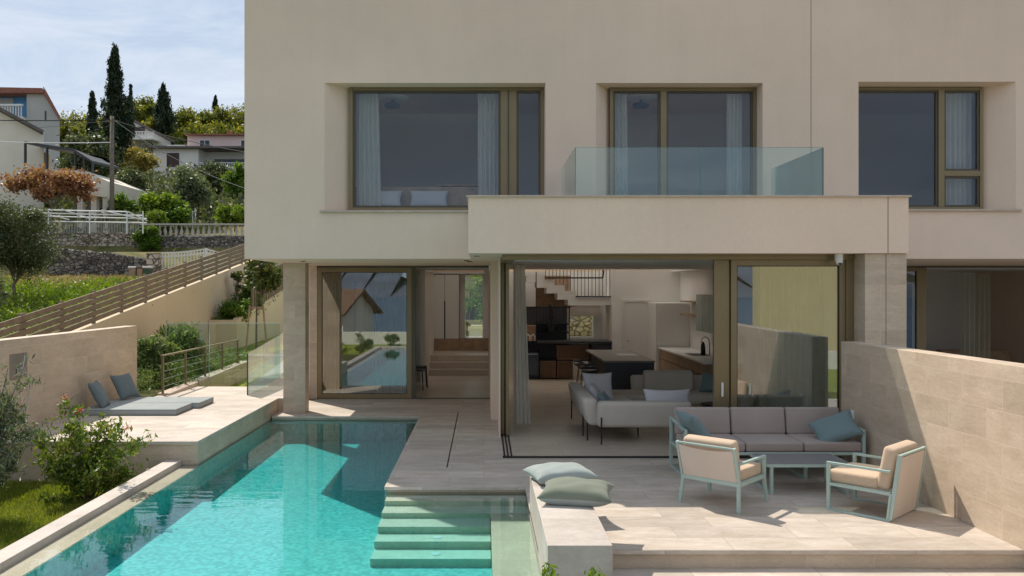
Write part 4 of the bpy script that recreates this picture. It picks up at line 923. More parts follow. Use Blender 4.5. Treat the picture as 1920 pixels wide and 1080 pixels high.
for cx in (220, 380): a = ip(cx, 0, 21.6)[0] - 1.04; mb.box(a - .012, a + .012, -.06, -.03, .95, z_ if cx == 380 else 2.83)
mb.build('railing', 'black', SH)
fg = empty('wine_cooler', (1.06, 21.6, 0), 0, 'dark glass fronted wine cooler under the shelving at its left end', 'fridge')
MB().box(0, .40, .0, .4, .0, .74).build('body', 'black', fg, bevel=.004); MB().box(.03, .37, -.02, 0, .12, .70).build('door', plain('cooler_glass', (.06, .08, .10), .1, nscale=3), fg, bevel=.003); MB().box(.04, .36, -.05, -.03, .66, .68).build('handle', 'steel', fg)
vs_ = MB().lathe([(.001, 0), (.09, 0), (.05, .1), (.11, .2), (.05, .3), (.10, .4), (.04, .5), (.08, .58), (.03, .66), (.05, .74), (.001, .76)], (ip(292, 0, 21.5)[0], 21.5, ip(0, 422, 21.5)[2]), 14).build('sculpture', 'black', smooth=True)
tag(vs_, 'tall knobbly black sculpture standing on the dark shelf', 'sculpture')
ob = MB(); q = ip(190, 460, 21.68)
for sx in (-.06, .07): 
    ob.tube([(q[0] + sx - .05, 21.65, q[2] + .0), (q[0] + sx - .05, 21.65, q[2] + .12), (q[0] + sx, 21.65, q[2] + .17), (q[0] + sx + .05, 21.65, q[2] + .12), (q[0] + sx + .05, 21.65, q[2] + .0)], .02, 8)
tag(ob.build('ornament', 'cabwhite', smooth=True), 'small white double arch ornament in the open oak box', 'ornament')
rb = MB()
for k in range(4): rb.box(2.38, 3.35, 23.62 + .012 * (k % 2), 23.65 + .012 * (k % 2), 1.60 + .14 * k, 1.60 + .14 * (k + 1))
tag(rb.build('roman_blind', 'linen'), 'grey folded roman blind over the small bright back window', 'blind')
dr = empty('interior_door', (3.77, 21.96, 0), 0, 'plain white door in the living room back wall', 'door')
MB().box(0, .74, 0, .04, 0, 2.02).build('leaf', 'cabwhite', dr, bevel=.003); mb = MB(); mb.box(-.07, -.004, -.02, .04, 0, 2.09); mb.box(.744, .81, -.02, .04, 0, 2.09); mb.box(-.004, .744, -.02, .04, 2.024, 2.09); mb.build('frame', 'cabwhite', dr, bevel=.003)
MB().lathe([(.001, 0), (.02, 0), (.02, .02), (.001, .02)], (.07, -.02, .98), 10).build('handle', 'black', dr)
for k, x in enumerate((3.47, 3.57)): tag(MB().box(x, x + .05, 21.985, 22.0, 1.10, 1.20).build('light_switch', 'plastic'), '%s small white light switch beside the white interior door' % ('left' if k == 0 else 'right'), 'switch', 'light switches on the back wall')
# kitchen
KI = empty('kitchen_island', (2.48, 17.0, 0), 0, 'dark charcoal kitchen island with grey stone top', 'kitchen island')
MB().box(.28, 1.04, .0, 3.0, .0, .86).build('body', 'darkpanel', KI, bevel=.004); MB().box(0, 1.06, -.02, 3.02, .862, .90).build('worktop', plain('grey_stone_top', (.20, .18, .16), .35, nscale=5), KI, bevel=.003)
MB().box(0.0, .28, .0, .04, 0, .86).build('end_panel', 'darkpanel', KI); MB().box(.5, .95, 1.2, 1.75, .902, .908).build('hob', 'steel', KI)
proto = None
for k, (y, lab) in enumerate(((17.4, 'nearest of the three at the island'), (18.1, 'middle one of the three at the island'), (18.8, 'furthest of the three at the island'))):
    if proto is None:
        proto = bs = empty('bar_stool', (2.25, y, 0), 0, '', 'bar stool', 'bar stools along the kitchen island')
        MB().lathe([(.001, .62), (.14, .62), (.19, .65), (.19, .67), (.001, .66)], (0, 0, 0), 18).build('seat', 'darkpanel', bs, smooth=True)
        for a in range(4): MB().tube([(.11 * math.cos(a * 1.571 + .785), .11 * math.sin(a * 1.571 + .785), .63), (.2 * math.cos(a * 1.571 + .785), .2 * math.sin(a * 1.571 + .785), 0)], .011, 6).build('leg', 'wood', bs)
        mb = MB(); mb.tube([(.19 * math.cos(q), .19 * math.sin(q), .74 + .0) for q in [R(100 + i * 16) for i in range(11)]], .02, 6); mb.tube([(-.17, .0, .66), (-.19, 0, .74)], .01, 6); mb.build('backrest', 'darkpanel', bs, smooth=True)
    else: bs = copy_tree(proto); bs.location = (2.25, y, 0)
    bs['label'] = 'dark round bar stool with pale legs, ' + lab
KC = empty('kitchen_counter', (4.42, 16.6, 0), 0, 'oak fronted kitchen counter with pale top along the right wall', 'kitchen counter')
MB().box(.03, .78, .03, 4.2, .08, .86).build('cabinet', 'wood', KC, bevel=.003); MB().box(0, .80, 0, 4.25, .862, .90).build('worktop', 'cabwhite', KC, bevel=.003)
MB().box(.06, .78, .06, 4.2, 0, .08).build('plinth', 'black', KC); MB().box(.02, .03, .03, 4.2, .62, .635).build('grip', 'black', KC); MB().box(.2, .6, 1.6, 2.3, .901, .904).build('sink', 'darkpanel', KC)
mb = MB(); mb.tube([(.68, 2.0, .9), (.68, 2.0, 1.15), (.66, 2.0, 1.25), (.58, 2.0, 1.30), (.50, 2.0, 1.25), (.49, 2.0, 1.16)], .014, 8); mb.build('tap', 'steel', KC, smooth=True)
kt = MB().lathe([(.001, 0), (.09, 0), (.085, .12), (.05, .2), (.02, .22), (.001, .24)], (4.98, 17.6, .9), 16); kt.tube([(5.06, 17.6, .95), (5.12, 17.6, 1.0), (5.1, 17.6, 1.1), (5.03, 17.6, 1.12)], .01, 6)
tag(kt.build('kettle', 'darkpanel', smooth=True), 'dark kettle on the kitchen counter near its front end', 'kettle')
tag(MB().lathe([(.001, 0), (.05, 0), (.05, .22), (.045, .23), (.001, .23)], (5.0, 18.8, .9), 14).build('canister', 'wood'), 'brown canister on the kitchen counter behind the kettle', 'canister')
tag(MB().lathe([(.001, 0), (.055, 0), (.05, .18), (.03, .26), (.02, .30), (.001, .3)], (4.9, 18.4, .9), 14).build('coffee_pot', 'black', smooth=True), 'black coffee pot standing next to the brown canister', 'coffee pot')
UC = empty('wall_cabinet', (4.9, 17.3, 1.42), 0, 'pale ribbed glass wall cabinet above the kitchen counter', 'cabinet')
MB().box(.02, .33, 0, 1.75, 0, .84).build('carcass', 'cabwhite', UC, bevel=.003)
for k in range(3): MB().box(0, .02, .01 + k * .58, .57 + k * .58, .01, .83).build('door', plain('frosted_door', (.42, .50, .46), .25, nscale=3), UC, bevel=.003)
for k, z in enumerate((1.72, 2.05)): tag(MB().box(4.95, 5.23, 19.3, 20.8, z, z + .035).build('wall_shelf', 'wood'), '%s thin oak shelf between the wall cabinet and the tall white unit' % ('lower' if k == 0 else 'upper'), 'shelf', 'oak kitchen shelves')
TU = empty('tall_unit', (4.37, 20.9, 0), 0, 'tall white kitchen unit beside the white interior door', 'cabinet')
MB().box(.02, .86, .02, 1.1, 0, 2.02).build('carcass', 'cabwhite', TU, bevel=.003); MB().box(.0, .02, .03, 1.08, .05, 2.0).build('door', 'cabwhite', TU, bevel=.003); MB().box(.04, .84, 0, .02, .05, 2.0).build('end_panel', 'cabwhite', TU, bevel=.003)

# indoor sofas
IS = empty('corner_sofa', (1.75, 12.6, 0), 0, 'light grey corner sofa with thin black legs, its back to the terrace', 'sofa')
def softslab(x0, x1, y0, y1, z0, z1, nm, lean=(0, 0), bev=.07, par=IS, mat='linen'):
    mb = MB().box(x0, x1, y0, y1, z0, z1)
    mb.v = [(x + (lean[0] if z > (z0 + z1) / 2 else 0), y + (lean[1] if z > (z0 + z1) / 2 else 0), z) for x, y, z in mb.v]
    return mb.build(nm, mat, par, bevel=bev, seg=5)
softslab(.0, 1.45, .05, .30, .25, .66, 'backrest', (0, -.10))
softslab(-.12, .12, .25, 2.55, .25, .68, 'backrest', (-.10, 0))
softslab(.05, 1.42, .25, 1.0, .25, .45, 'seat_cushion', bev=.05); softslab(.08, .85, 1.0, 2.5, .25, .45, 'seat_cushion', bev=.05)
for (x, y) in ((.05, -.0), (-.12, .35), (-.14, .75), (-.14, 2.5), (1.3, .3), (.75, .75), (.75, 2.4)): MB().tube([(x, y, 0), (x, y, .42 if y < .1 or x < 0 else .28)], .012, 8).build('leg', 'black', IS)
pillow(2.02, 14.55, .66, .55, .50, .15, 75, 0, 10, 'lavender', 'large pale pillow at the far arm of the corner sofa', 'pillows on the corner sofa', 20)
pillow(1.90, 13.9, .60, .50, .40, .14, 62, 0, 78, 'lavender', 'small mottled pillow leaning inside the long back of the corner sofa', 'pillows on the corner sofa', 21)
pillow(1.98, 13.4, .55, .40, .34, .12, 62, 0, 70, 'teal', 'teal pillow leaning inside the long back of the corner sofa', 'pillows on the corner sofa', 22)
pillow(2.88, 12.92, .62, .75, .40, .14, 75, 0, 0, 'lavender', 'pale pillow showing above the near back of the corner sofa', 'pillows on the corner sofa', 23)
S2 = empty('chaise_sofa', (2.85, 15.3, 0), 0, 'grey chaise sofa with loose back cushions in front of the kitchen island', 'sofa')
softslab(-.4, 1.9, 0, .85, .22, .42, 'seat_cushion', bev=.09, par=S2); softslab(.05, 1.95, .75, 1.0, .25, .68, 'backrest', (0, .1), par=S2); softslab(1.72, 1.98, -.6, .95, .25, .66, 'armrest', (.1, 0), par=S2)
softslab(.25, 1.2, .55, .75, .42, .80, 'back_cushion', (0, .08), bev=.06, par=S2)
for x, y in ((-.25, .1), (-.2, .75), (1.8, .1), (1.8, .8)): MB().tube([(x, y, 0), (x, y, .25)], .012, 8).build('leg', 'black', S2)
pillow(4.35, 15.65, .60, .48, .40, .14, 62, 0, -35, 'teal', 'dark teal pillow at the right arm of the grey chaise sofa', None, 25)
IT = empty('side_table', (4.05, 14.3, 0), 0, 'small round black wire side table beside the indoor sofas', 'table')
MB().lathe([(.001, .38), (.27, .38), (.27, .395), (.001, .395)], (0, 0, 0), 24).build('tabletop', 'black', IT)
for a in range(4): MB().tube([(.24 * math.cos(a * 1.57), .24 * math.sin(a * 1.57), .38), (.12 * math.cos(a * 1.57 + .8), .12 * math.sin(a * 1.57 + .8), 0)], .009, 6).build('leg', 'black', IT)
# neighbour interior
tag(MB().box(11.0, 11.9, 22.9, 22.97, .0, 2.5).build('interior_door', 'black', bevel=.004), 'black door panel inside the neighbouring ground floor room', 'door')
nf = empty('neighbour_sofa', (11.4, 20.0, 0), 0, 'brown low sofa inside the neighbouring room just above the wall top', 'sofa')
MB().box(0, 1.8, 0, .8, .1, .42).build('seat', 'wood', nf, bevel=.05); MB().box(0, 1.8, .6, .85, .42, .85).build('backrest', 'wood', nf, bevel=.05)

# ================================================================== BACKGROUND HOUSES
def hwin(parent, x0, x1, z0, z1, y, mat='winpane', fr='plastic', mull=True):
    mb = MB(); bars(mb, x0, x1, z0, z1, y - .05, .07, .05)
    if mull: mb.box((x0 + x1) / 2 - .03, (x0 + x1) / 2 + .03, y - .05, y - .002, z0 + .07, z1 - .07)
    o_ = mb.build('window', fr, parent); MB().box(x0 + .07, x1 - .07, y - .025, y - .012, z0 + .07, z1 - .07).build('pane', mat, o_)
def hx(px, D): return PX(px, D)
# 1 cream house with covered terrace, D=52
D = 52.; c1 = empty('hillside_house', (PX(50, D), D, hill_z(D)), 0, 'cream gabled house with dark pergola roof over its terrace, behind the red-leaved tree', 'house'); c1.location = (0, 0, 0)
zb = hill_z(D) - .5
MB().prism([(PX(-160, D), D, zb), (PX(82, D), D, zb), (PX(82, D), D, PZ(254, D)), (PX(0, D), D, PZ(210, D)), (PX(-40, D), D, PZ(189, D)), (PX(-160, D), D, PZ(250, D))], (-5.2, 9, 0)).build('wall', 'cream', c1)
MB().prism([(PX(88, D), D - .5, PZ(252, D)), (PX(-40, D), D - .5, PZ(184, D)), (PX(-40, D), D - .5, PZ(178, D)), (PX(90, D), D - .5, PZ(247, D))], (-5.8, 10, 0)).build('roof', 'greyroof', c1)
MB().prism([(PX(-40, D), D - .5, PZ(184, D)), (PX(-170, D), D - .5, PZ(250, D)), (PX(-172, D), D - .5, PZ(243, D)), (PX(-40, D), D - .5, PZ(178, D))], (-5.8, 10, 0)).build('roof', 'greyroof', c1)
Dt = 50.
MB().prism([(PX(42, Dt), Dt, PZ(352, Dt)), (PX(200, Dt), Dt, PZ(370, Dt)), (PX(203, Dt), Dt, PZ(340, Dt)), (PX(158, Dt), Dt, PZ(320, Dt)), (PX(42, Dt), Dt, PZ(316, Dt))], (0, 7, 0)).build('terrace', 'cream', c1)
MB().prism([(PX(42, D), Dt + 2.5, PZ(318, D)), (PX(82, D), Dt + 2.5, PZ(318, D)), (PX(82, D), Dt + 2.5, PZ(286, D)), (PX(42, D), Dt + 2.5, PZ(268, D))], (0, .2, 0)).build('parapet', 'yellow', c1)
for px in (148, 174, 196): MB().box(PX(px - 5, Dt), PX(px + 5, Dt), Dt + .1, Dt + .5, zb, PZ(350, Dt)).build('column', 'cream', c1)
MB().box(PX(84, Dt), PX(196, Dt), Dt + 3.5, Dt + 3.7, zb, PZ(355, Dt)).build('recess_wall', 'greyw', c1)
for px in (60, 120): hwin(c1, PX(px - 8, D - 1.9), PX(px + 10, D - 1.9), PZ(430, 50), PZ(385, 50), D - .1 if px < 80 else Dt + 3.48)
pg = MB(); A = [(42, 268), (168, 284)]; 
pg.prism([(PX(42, Dt), Dt + .2, PZ(268, Dt)), (PX(135, Dt), Dt + .2, PZ(283, Dt)), (PX(170, Dt), Dt + .2, PZ(305, Dt)), (PX(170, Dt), Dt + 4, PZ(300, Dt)), (PX(135, Dt), Dt + 4, PZ(279, Dt)), (PX(42, Dt), Dt + 4, PZ(262, Dt))], (0, 0, .15))
pg.build('pergola_roof', 'darkpanel', c1)
for px, pt in ((42, 268), (83, 275), (136, 284), (153, 294), (169, 305)): MB().box(PX(px - 1.5, Dt), PX(px + 1.5, Dt), Dt + .25, Dt + .4, PZ(322, Dt), PZ(pt, Dt)).build('post', 'darkpanel', c1)
# 2 blue and grey house, D=75
D = 75.; c2 = empty('hillside_house', (0, 0, 0), 0, 'grey gabled house with bright blue balcony wall and white railing at the far left', 'house'); zb = hill_z(D) - 3
MB().prism([(PX(50, D), D, zb), (PX(112, D), D, zb), (PX(112, D), D, PZ(224, D)), (PX(88, D), D, PZ(175, D)), (PX(50, D), D, PZ(175, D))], (-5.6, 10, 0)).build('wall', 'greyw', c2)
MB().prism([(PX(-120, D), D + 1.2, zb), (PX(49.9, D), D + 1.2, zb), (PX(49.9, D), D + 1.2, PZ(176, D)), (PX(-120, D), D + 1.2, PZ(176, D))], (-4, 7, 0)).build('wall', 'bluew', c2)
MB().box(PX(-60, D), PX(12, D), D + 1.1, D + 1.2, PZ(235, D), PZ(179, D)).build('wall_panel', 'greyw', c2)
MB().prism([(PX(-120, D), D - .4, PZ(176, D)), (PX(88, D), D - .4, PZ(176, D)), (PX(84, D), D - .4, PZ(167, D)), (PX(-120, D), D - .4, PZ(163, D))], (-6.2, 11, 0)).build('roof', 'roof', c2)
MB().prism([(PX(86, D), D - .4, PZ(176, D)), (PX(115, D), D - .4, PZ(224, D)), (PX(117, D), D - .4, PZ(220, D)), (PX(88, D), D - .4, PZ(167, D))], (-6.2, 11, 0)).build('roof', 'roof', c2)
MB().box(PX(-120, D), PX(49, D), D - .6, D + 1.2, PZ(226, D), PZ(221, D)).build('balcony_slab', 'offwhite', c2)
mb = MB()
for px in range(-60, 50, 5): mb.box(PX(px, D), PX(px + 1.6, D), D - .55, D - .45, PZ(222, D), PZ(200, D))
mb.box(PX(-60, D), PX(49, D), D - .6, D - .4, PZ(201, D), PZ(197.5, D)); mb.build('railing', 'plastic', c2)
MB().box(PX(84, D), PX(87, D), D - .03, D, PZ(225, D), PZ(208, D)).build('window', 'winpane', c2)
MB().tube([(PX(71, D), D + 1, PZ(170, D)), (PX(71, D), D + 1, PZ(158, D))], .04, 5).build('antenna', 'black', c2)
# 3 pink two-storey house, D=90
D = 90.; c3 = empty('hillside_house', (0, 0, 0), 0, 'pink and white flat-roofed house with chimney beside the tall house corner', 'house'); zb = hill_z(D) - 3
MB().box(PX(285, D), PX(372, D), D, D + 8, zb, PZ(279, D)).build('wall', 'offwhite', c3)
MB().box(PX(372, D), PX(500, D), D + 2.2, D + 8, zb, PZ(279, D)).build('wall', 'offwhite', c3)
MB().box(PX(372, D), PX(500, D), D, D + 2.2, PZ(345, D), PZ(312, D)).build('balcony_slab', 'offwhite', c3)
MB().box(PX(279, D), PX(505, D), D - .6, D + 8.3, PZ(279, D), PZ(275.5, D)).build('roof', 'greyroof', c3)
MB().box(PX(339, D), PX(500, D), D + 2, D + 8, PZ(275.5, D), PZ(248, D)).build('wall', 'pink', c3)
MB().box(PX(305, D), PX(339, D), D + 1.2, D + 8, PZ(275.5, D), PZ(268, D)).build('parapet', 'offwhite', c3)
MB().box(PX(337, D), PX(505, D), D + 1.5, D + 8.3, PZ(248, D), PZ(246, D)).build('roof', 'roof', c3)
ch = MB().box(PX(404, D), PX(412, D), D + 4, D + 4.6, PZ(246, D), PZ(233, D)).build('chimney', 'roof', c3)
for a, b in ((362, 383), (441, 463)): hwin(c3, PX(a, D), PX(b, D), PZ(270, D), PZ(256, D), D + 2)
hwin(c3, PX(313, D), PX(336, D), PZ(313, D), PZ(287, D), D, 'shutter', 'shutter'); hwin(c3, PX(390, D), PX(450, D), PZ(312, D), PZ(293, D), D + 2.2, 'winpane', 'shutter')
mb = MB()
for px in range(374, 480, 4): mb.box(PX(px, D), PX(px + 1, D), D + .05, D + .12, PZ(312, D), PZ(306, D))
mb.box(PX(374, D), PX(480, D), D, D + .12, PZ(306, D), PZ(304.5, D)); mb.build('railing', 'plastic', c3)
MB().tube([(PX(286, D), D - .1, PZ(340, D)), (PX(286, D), D - .1, PZ(280, D))], .06, 6).build('downpipe', 'greyroof', c3)
# 4 gabled house, D=105
D = 105.; c4 = empty('hillside_house', (0, 0, 0), 0, 'small white gabled house with white balustrade, behind the tall cypress', 'house'); zb = hill_z(D) - 3
MB().prism([(PX(222, D), D, zb), (PX(325, D), D, zb), (PX(320, D), D, PZ(264, D)), (PX(250, D), D, PZ(227, D)), (PX(222, D), D, PZ(240, D))], (-3.8, 9, 0)).build('wall', 'offwhite', c4)
MB().prism([(PX(250, D), D - .6, PZ(227, D)), (PX(330, D), D - .6, PZ(269, D)), (PX(332, D), D - .6, PZ(266, D)), (PX(250, D), D - .6, PZ(223, D))], (-4.2, 10, 0)).build('roof', 'greyroof', c4)
MB().prism([(PX(250, D), D - .6, PZ(227, D)), (PX(215, D), D - .6, PZ(245, D)), (PX(215, D), D - .6, PZ(241, D)), (PX(250, D), D - .6, PZ(223, D))], (-4.2, 10, 0)).build('roof', 'greyroof', c4)
for a, b in ((227, 238), (251, 272)): hwin(c4, PX(a, D), PX(b, D), PZ(252, D), PZ(238, D), D, 'shutter', 'shutter')
mb = MB()
for px in range(222, 300, 5): mb.box(PX(px, D), PX(px + 2.2, D), D - 2, D - 1.8, PZ(264, D), PZ(253, D))
mb.box(PX(220, D), PX(300, D), D - 2.05, D - 1.75, PZ(253, D), PZ(251.5, D)); mb.box(PX(220, D), PX(300, D), D - 2.1, D, PZ(267, D), PZ(264, D)); mb.build('balustrade', 'offwhite', c4)

# stone walls, balustrade, gate, pillar, bins
def rwall(x0, x1, y, zt0, zt1, z0, mat, label, name='dry_stone_wall', th=.5):
    rg = random.Random(int(abs(x0) * 7)); n = 34; pts = [(x0, y, z0), (x1, y, z0)] + [(x1 + (x0 - x1) * k / n, y, zt1 + (zt0 - zt1) * k / n + rg.uniform(-.05, .05)) for k in range(n + 1)]
    return tag(MB().prism(pts, (0, th, 0)).build(name, mat), label, 'wall')
D = 29.6
rwall(PX(86, D), PX(200, D), D, PZ(466, D), PZ(474, D), 2.2, 'rubbled', 'dark dry stone wall behind the sunlit weedy field')
rwall(PX(200, D), PX(279, D), D - .02, PZ(474, D), PZ(488, D), 2.2, 'rubbled', 'sloping end of the dark dry stone wall behind the bins', th=.45)
D = 45.
rwall(PX(40, D), PX(250, D), D, PZ(437, D), PZ(437, D), 2.4, 'rubble', 'light rubble retaining wall beneath the white pipe frame')
rwall(PX(250, D), PX(480, D), D - .1, PZ(443, D), PZ(443, D), 2.4, 'rubbled', 'grey rubble retaining wall beneath the stone balustrade')
bl = empty('stone_balustrade', (PX(262, D), D, PZ(443, D)), 0, 'weathered stone balustrade with turned balusters on the grey rubble wall', 'balustrade')
o0 = (PX(262, D), D, PZ(443, D)); zr = PZ(422, D) - o0[2]
MB().box(0, PX(480, D) - o0[0], -.05, .3, zr, zr + .09).build('top_rail', 'concrete', bl); MB().box(0, PX(480, D) - o0[0], -.05, .3, -.06, .04).build('base', 'concrete', bl)
k = 0
while True:
    x = .15 + k * .30
    if x > PX(478, D) - o0[0]: break
    MB().lathe([(.001, .04), (.09, .04), (.05, .1), (.10, zr * .4), (.04, zr * .75), (.08, zr)], (x, .12, 0), 8).build('baluster', 'concrete', bl, smooth=True); k += 1
D = 29.2; mb = MB()
gt_ = empty('white_gate', (PX(303, D), D, PZ(505, D)), 0, 'white metal bar gate with curved top rail beside the stone pillar', 'gate')
zt_ = lambda px: PZ(474 - 7 * ((px - 303) / 82) ** 2, D) if px < 386 else PZ(467 + (px - 386) * .28, D)
g0 = (PX(303, D), D, PZ(505, D))
for px in range(303, 412, 6): mb.box(PX(px, D) - g0[0], PX(px + 1.2, D) - g0[0], 0, .03, 0, zt_(px) - g0[2])
for off in (0, -.13):
    for a, b in zip(range(303, 409, 6), range(309, 415, 6)): mb.bar((PX(a, D) - g0[0], .015, zt_(a) - g0[2] + off), (PX(b, D) - g0[0], .015, zt_(b) - g0[2] + off), .04, .05)
mb.build('bars', 'plastic', gt_); MB().box(PX(384, D) - g0[0], PX(388, D) - g0[0], -.02, .06, 0, PZ(465, D) - g0[2]).build('post', 'plastic', gt_)
tag(B(PX(279, D), PX(300, D), D - .2, D + .3, 2.5, PZ(475, D)).build('stone_pillar', 'rubble'), 'square rubble stone pillar at the left end of the white gate', 'pillar')
D = 28.5
for k, (a, b) in enumerate(((241, 254), (256, 267), (268, 279))):
    r_ = empty('rubbish_bin', (PX(a, D), D, 2.6), 0, ['brown wooden bin, leftmost of the row below the stone pillar', 'brown wooden bin in the middle of the row below the stone pillar', 'green bin at the right end of the row against the stone pillar'][k], 'bin', 'bins by the lane')
    wd_ = PX(b, D) - PX(a, D); ht = PZ(503, D) - 2.6
    MB().box(0, wd_, 0, .3, 0, ht).build('body', 'wood' if k < 2 else plain('green_plastic', (.04, .09, .05), .5), r_, bevel=.02); MB().box(-.02, wd_ + .02, -.03, .33, ht, ht + .07).build('lid', ['offwhite', 'greyroof', 'offwhite'][k], r_, bevel=.02)
# white pipe frame on the terrace of the cream house
D = 44.; mb = MB(); P = lambda px, py, d=D: (PX(px, d), d, PZ(py, d))
for a, b in (((10, 392), (240, 397)), ((18, 398), (268, 404)), ((22, 404), (275, 410)), ((25, 414), (275, 418)), ((50, 392), (130, 412)), ((115, 392), (168, 410)), ((190, 394), (270, 412)), ((240, 397), (276, 414))): mb.tube([P(*a), P(*b, 44.6)], .035, 6)
for px in (12, 91, 168, 238, 268): mb.tube([P(px, 396), P(px, 438)], .04, 6)
tag(mb.build('pipe_frame', 'plastic'), 'white metal pipe pergola frame on the wall in front of the cream house', 'pergola')
D = 44.8; mb = MB()
for px in range(85, 262, 3): mb.box(PX(px, D), PX(px + .8, D), D, D + .02, PZ(437, D), PZ(416, D))
mb.box(PX(85, D), PX(262, D), D - .01, D + .03, PZ(416, D), PZ(414.5, D)); tag(mb.build('metal_fence', 'greyw'), 'grey bar fence on the light rubble wall below the cream house', 'fence')
D = 50.; mb = MB()
for px in range(290, 366, 5): z_ = PZ(432 - (px - 290) * .15, D); mb.box(PX(px, D), PX(px + 1.4, D), D, D + .05, z_ - .2, z_ + (1.0 if px % 2 else .85))
mb.bar((PX(290, D), D, PZ(408, D)), (PX(365, D), D, PZ(396, D)), .05); tag(mb.build('metal_fence', 'plastic'), 'white bar fence climbing behind the stone balustrade', 'fence')
# utility pole and wires
D = 47.; up_ = empty('utility_pole', (PX(210, D), D, hill_z(D)), 0, 'grey wooden utility pole with crossing wires in front of the tall cypress', 'utility pole')
zz = PZ(218, D) - hill_z(D); MB().tube([(0, 0, -.3), (0, 0, zz)], .14, 10, .11).build('pole', 'pole', up_, smooth=True); MB().box(-.35, .35, -.12, -.04, zz - .35, zz - .25).build('crossarm', 'pole', up_)
def wire(a, b, sag, r_, mat, label):
    a = Vector(a); b = Vector(b); pts = [a.lerp(b, k / 20) - Vector((0, 0, sag * 4 * (k / 20) * (1 - k / 20))) for k in range(21)]
    tag(MB().tube(pts, r_, 5).build('overhead_wire', mat), label, 'wire', 'overhead wires')
PT = P(210, 224, 47.)
wire(PT, P(-30, 225, 42), .05, .025, 'black', 'upper black wire from the pole towards the left edge')
wire(P(210, 226, 47), P(-20, 246, 60), .05, .015, 'black', 'thin dark wire under the upper one, left of the pole')
wire(P(210, 267, 47), P(-30, 265, 40), .05, .028, 'plastic', 'thick white cable running left from the pole')
wire(PT, P(560, 300, 38), .25, .018, 'black', 'upper dark wire sloping right from the pole behind the house')
wire(P(210, 222, 47), P(480, 360, 36), .4, .018, 'black', 'lower dark wire sagging right from the pole across the pink house')

# ================================================================== VEGETATION
def at(px, py, D): return PX(px, D), D, PZ(py, D)
def pt_tree(px, ptop, pbot, D, rpx, label, lm, seed, name='tree', **kw):
    zb = PZ(pbot, D); h = PZ(ptop, D) - zb; r = rpx * D / F
    return tree(name, label, PX(px, D), D, zb, h, r, lm, seed=seed, **kw)
cypress('cypress_tree', 'tall dark ragged cypress towering behind the utility pole', PX(216, 66), 66, hill_z(66) - .5, PZ(93, 66) - hill_z(66) + .5, 25 * 66 / F, G_dark, 15000, 11, .30, ragged=1.2, bare=.28)
cypress('cypress_tree', 'small dark conifer just left of the tall cypress', PX(173, 92), 92, PZ(270, 92), PZ(172, 92) - PZ(270, 92), 10 * 92 / F, G_dark, 4000, 12, .4, ragged=1.0)
cypress('cypress_tree', 'thin dark conifer tip touching the right side of the tall cypress', PX(245, 95), 95, PZ(270, 95), PZ(160, 95) - PZ(270, 95), 6 * 95 / F, G_dark, 2500, 13, .4, ragged=.8)
cypress('cypress_tree', 'broad dark conifer rising above the yellow-green pines right of the gabled house', PX(306, 112), 112, PZ(270, 112), PZ(163, 112) - PZ(270, 112), 17 * 112 / F, G_dark, 6000, 14, .5, ragged=1.3)
cypress('cypress_tree', 'tiny narrow cypress tip on the skyline above the pines', PX(404, 140), 140, PZ(215, 140), PZ(180, 140) - PZ(215, 140), 6 * 140 / F, G_dark, 1200, 15, .4, ragged=.3)
spots = [(130, 214, 120), (160, 205, 126), (195, 200, 135), (240, 190, 130), (262, 172, 125), (285, 190, 132), (330, 196, 124), (350, 205, 134), (372, 200, 128), (395, 206, 138), (420, 198, 130), (445, 192, 136), (470, 195, 128), (500, 194, 134), (345, 222, 112), (385, 225, 116), (425, 222, 113), (460, 226, 112), (150, 228, 108), (125, 235, 100), (180, 236, 106), (300, 225, 118), (520, 205, 120), (100, 230, 118)]
pr = [None, None]; rr = random.Random(9)
for i, (px, py, D) in enumerate(spots):
    k = i % 2
    if pr[k] is None:
        pr[k] = o_ = tree('pine_tree', '', PX(px, D), D, 0, 9.0, 3.1, [G_pine, G_pine2][k], n=5200, k=30, cr=.33, leaf=.42, trunk=.25, seed=40 + k, aspect=.55)
    else:
        o_ = copy_tree(pr[k])
    s = rr.uniform(.85, 1.15); z = PZ(py, D) - 9 * s; o_.location = (PX(px, D), D, z); o_.scale = (s * rr.uniform(.9, 1.2), s, s); o_.rotation_euler = (0, 0, rr.uniform(0, 6.28))
    o_['label'] = 'rounded yellow-green pine tree in the wood along the hilltop'; o_['category'] = 'tree'; o_['group'] = 'pines along the hilltop'
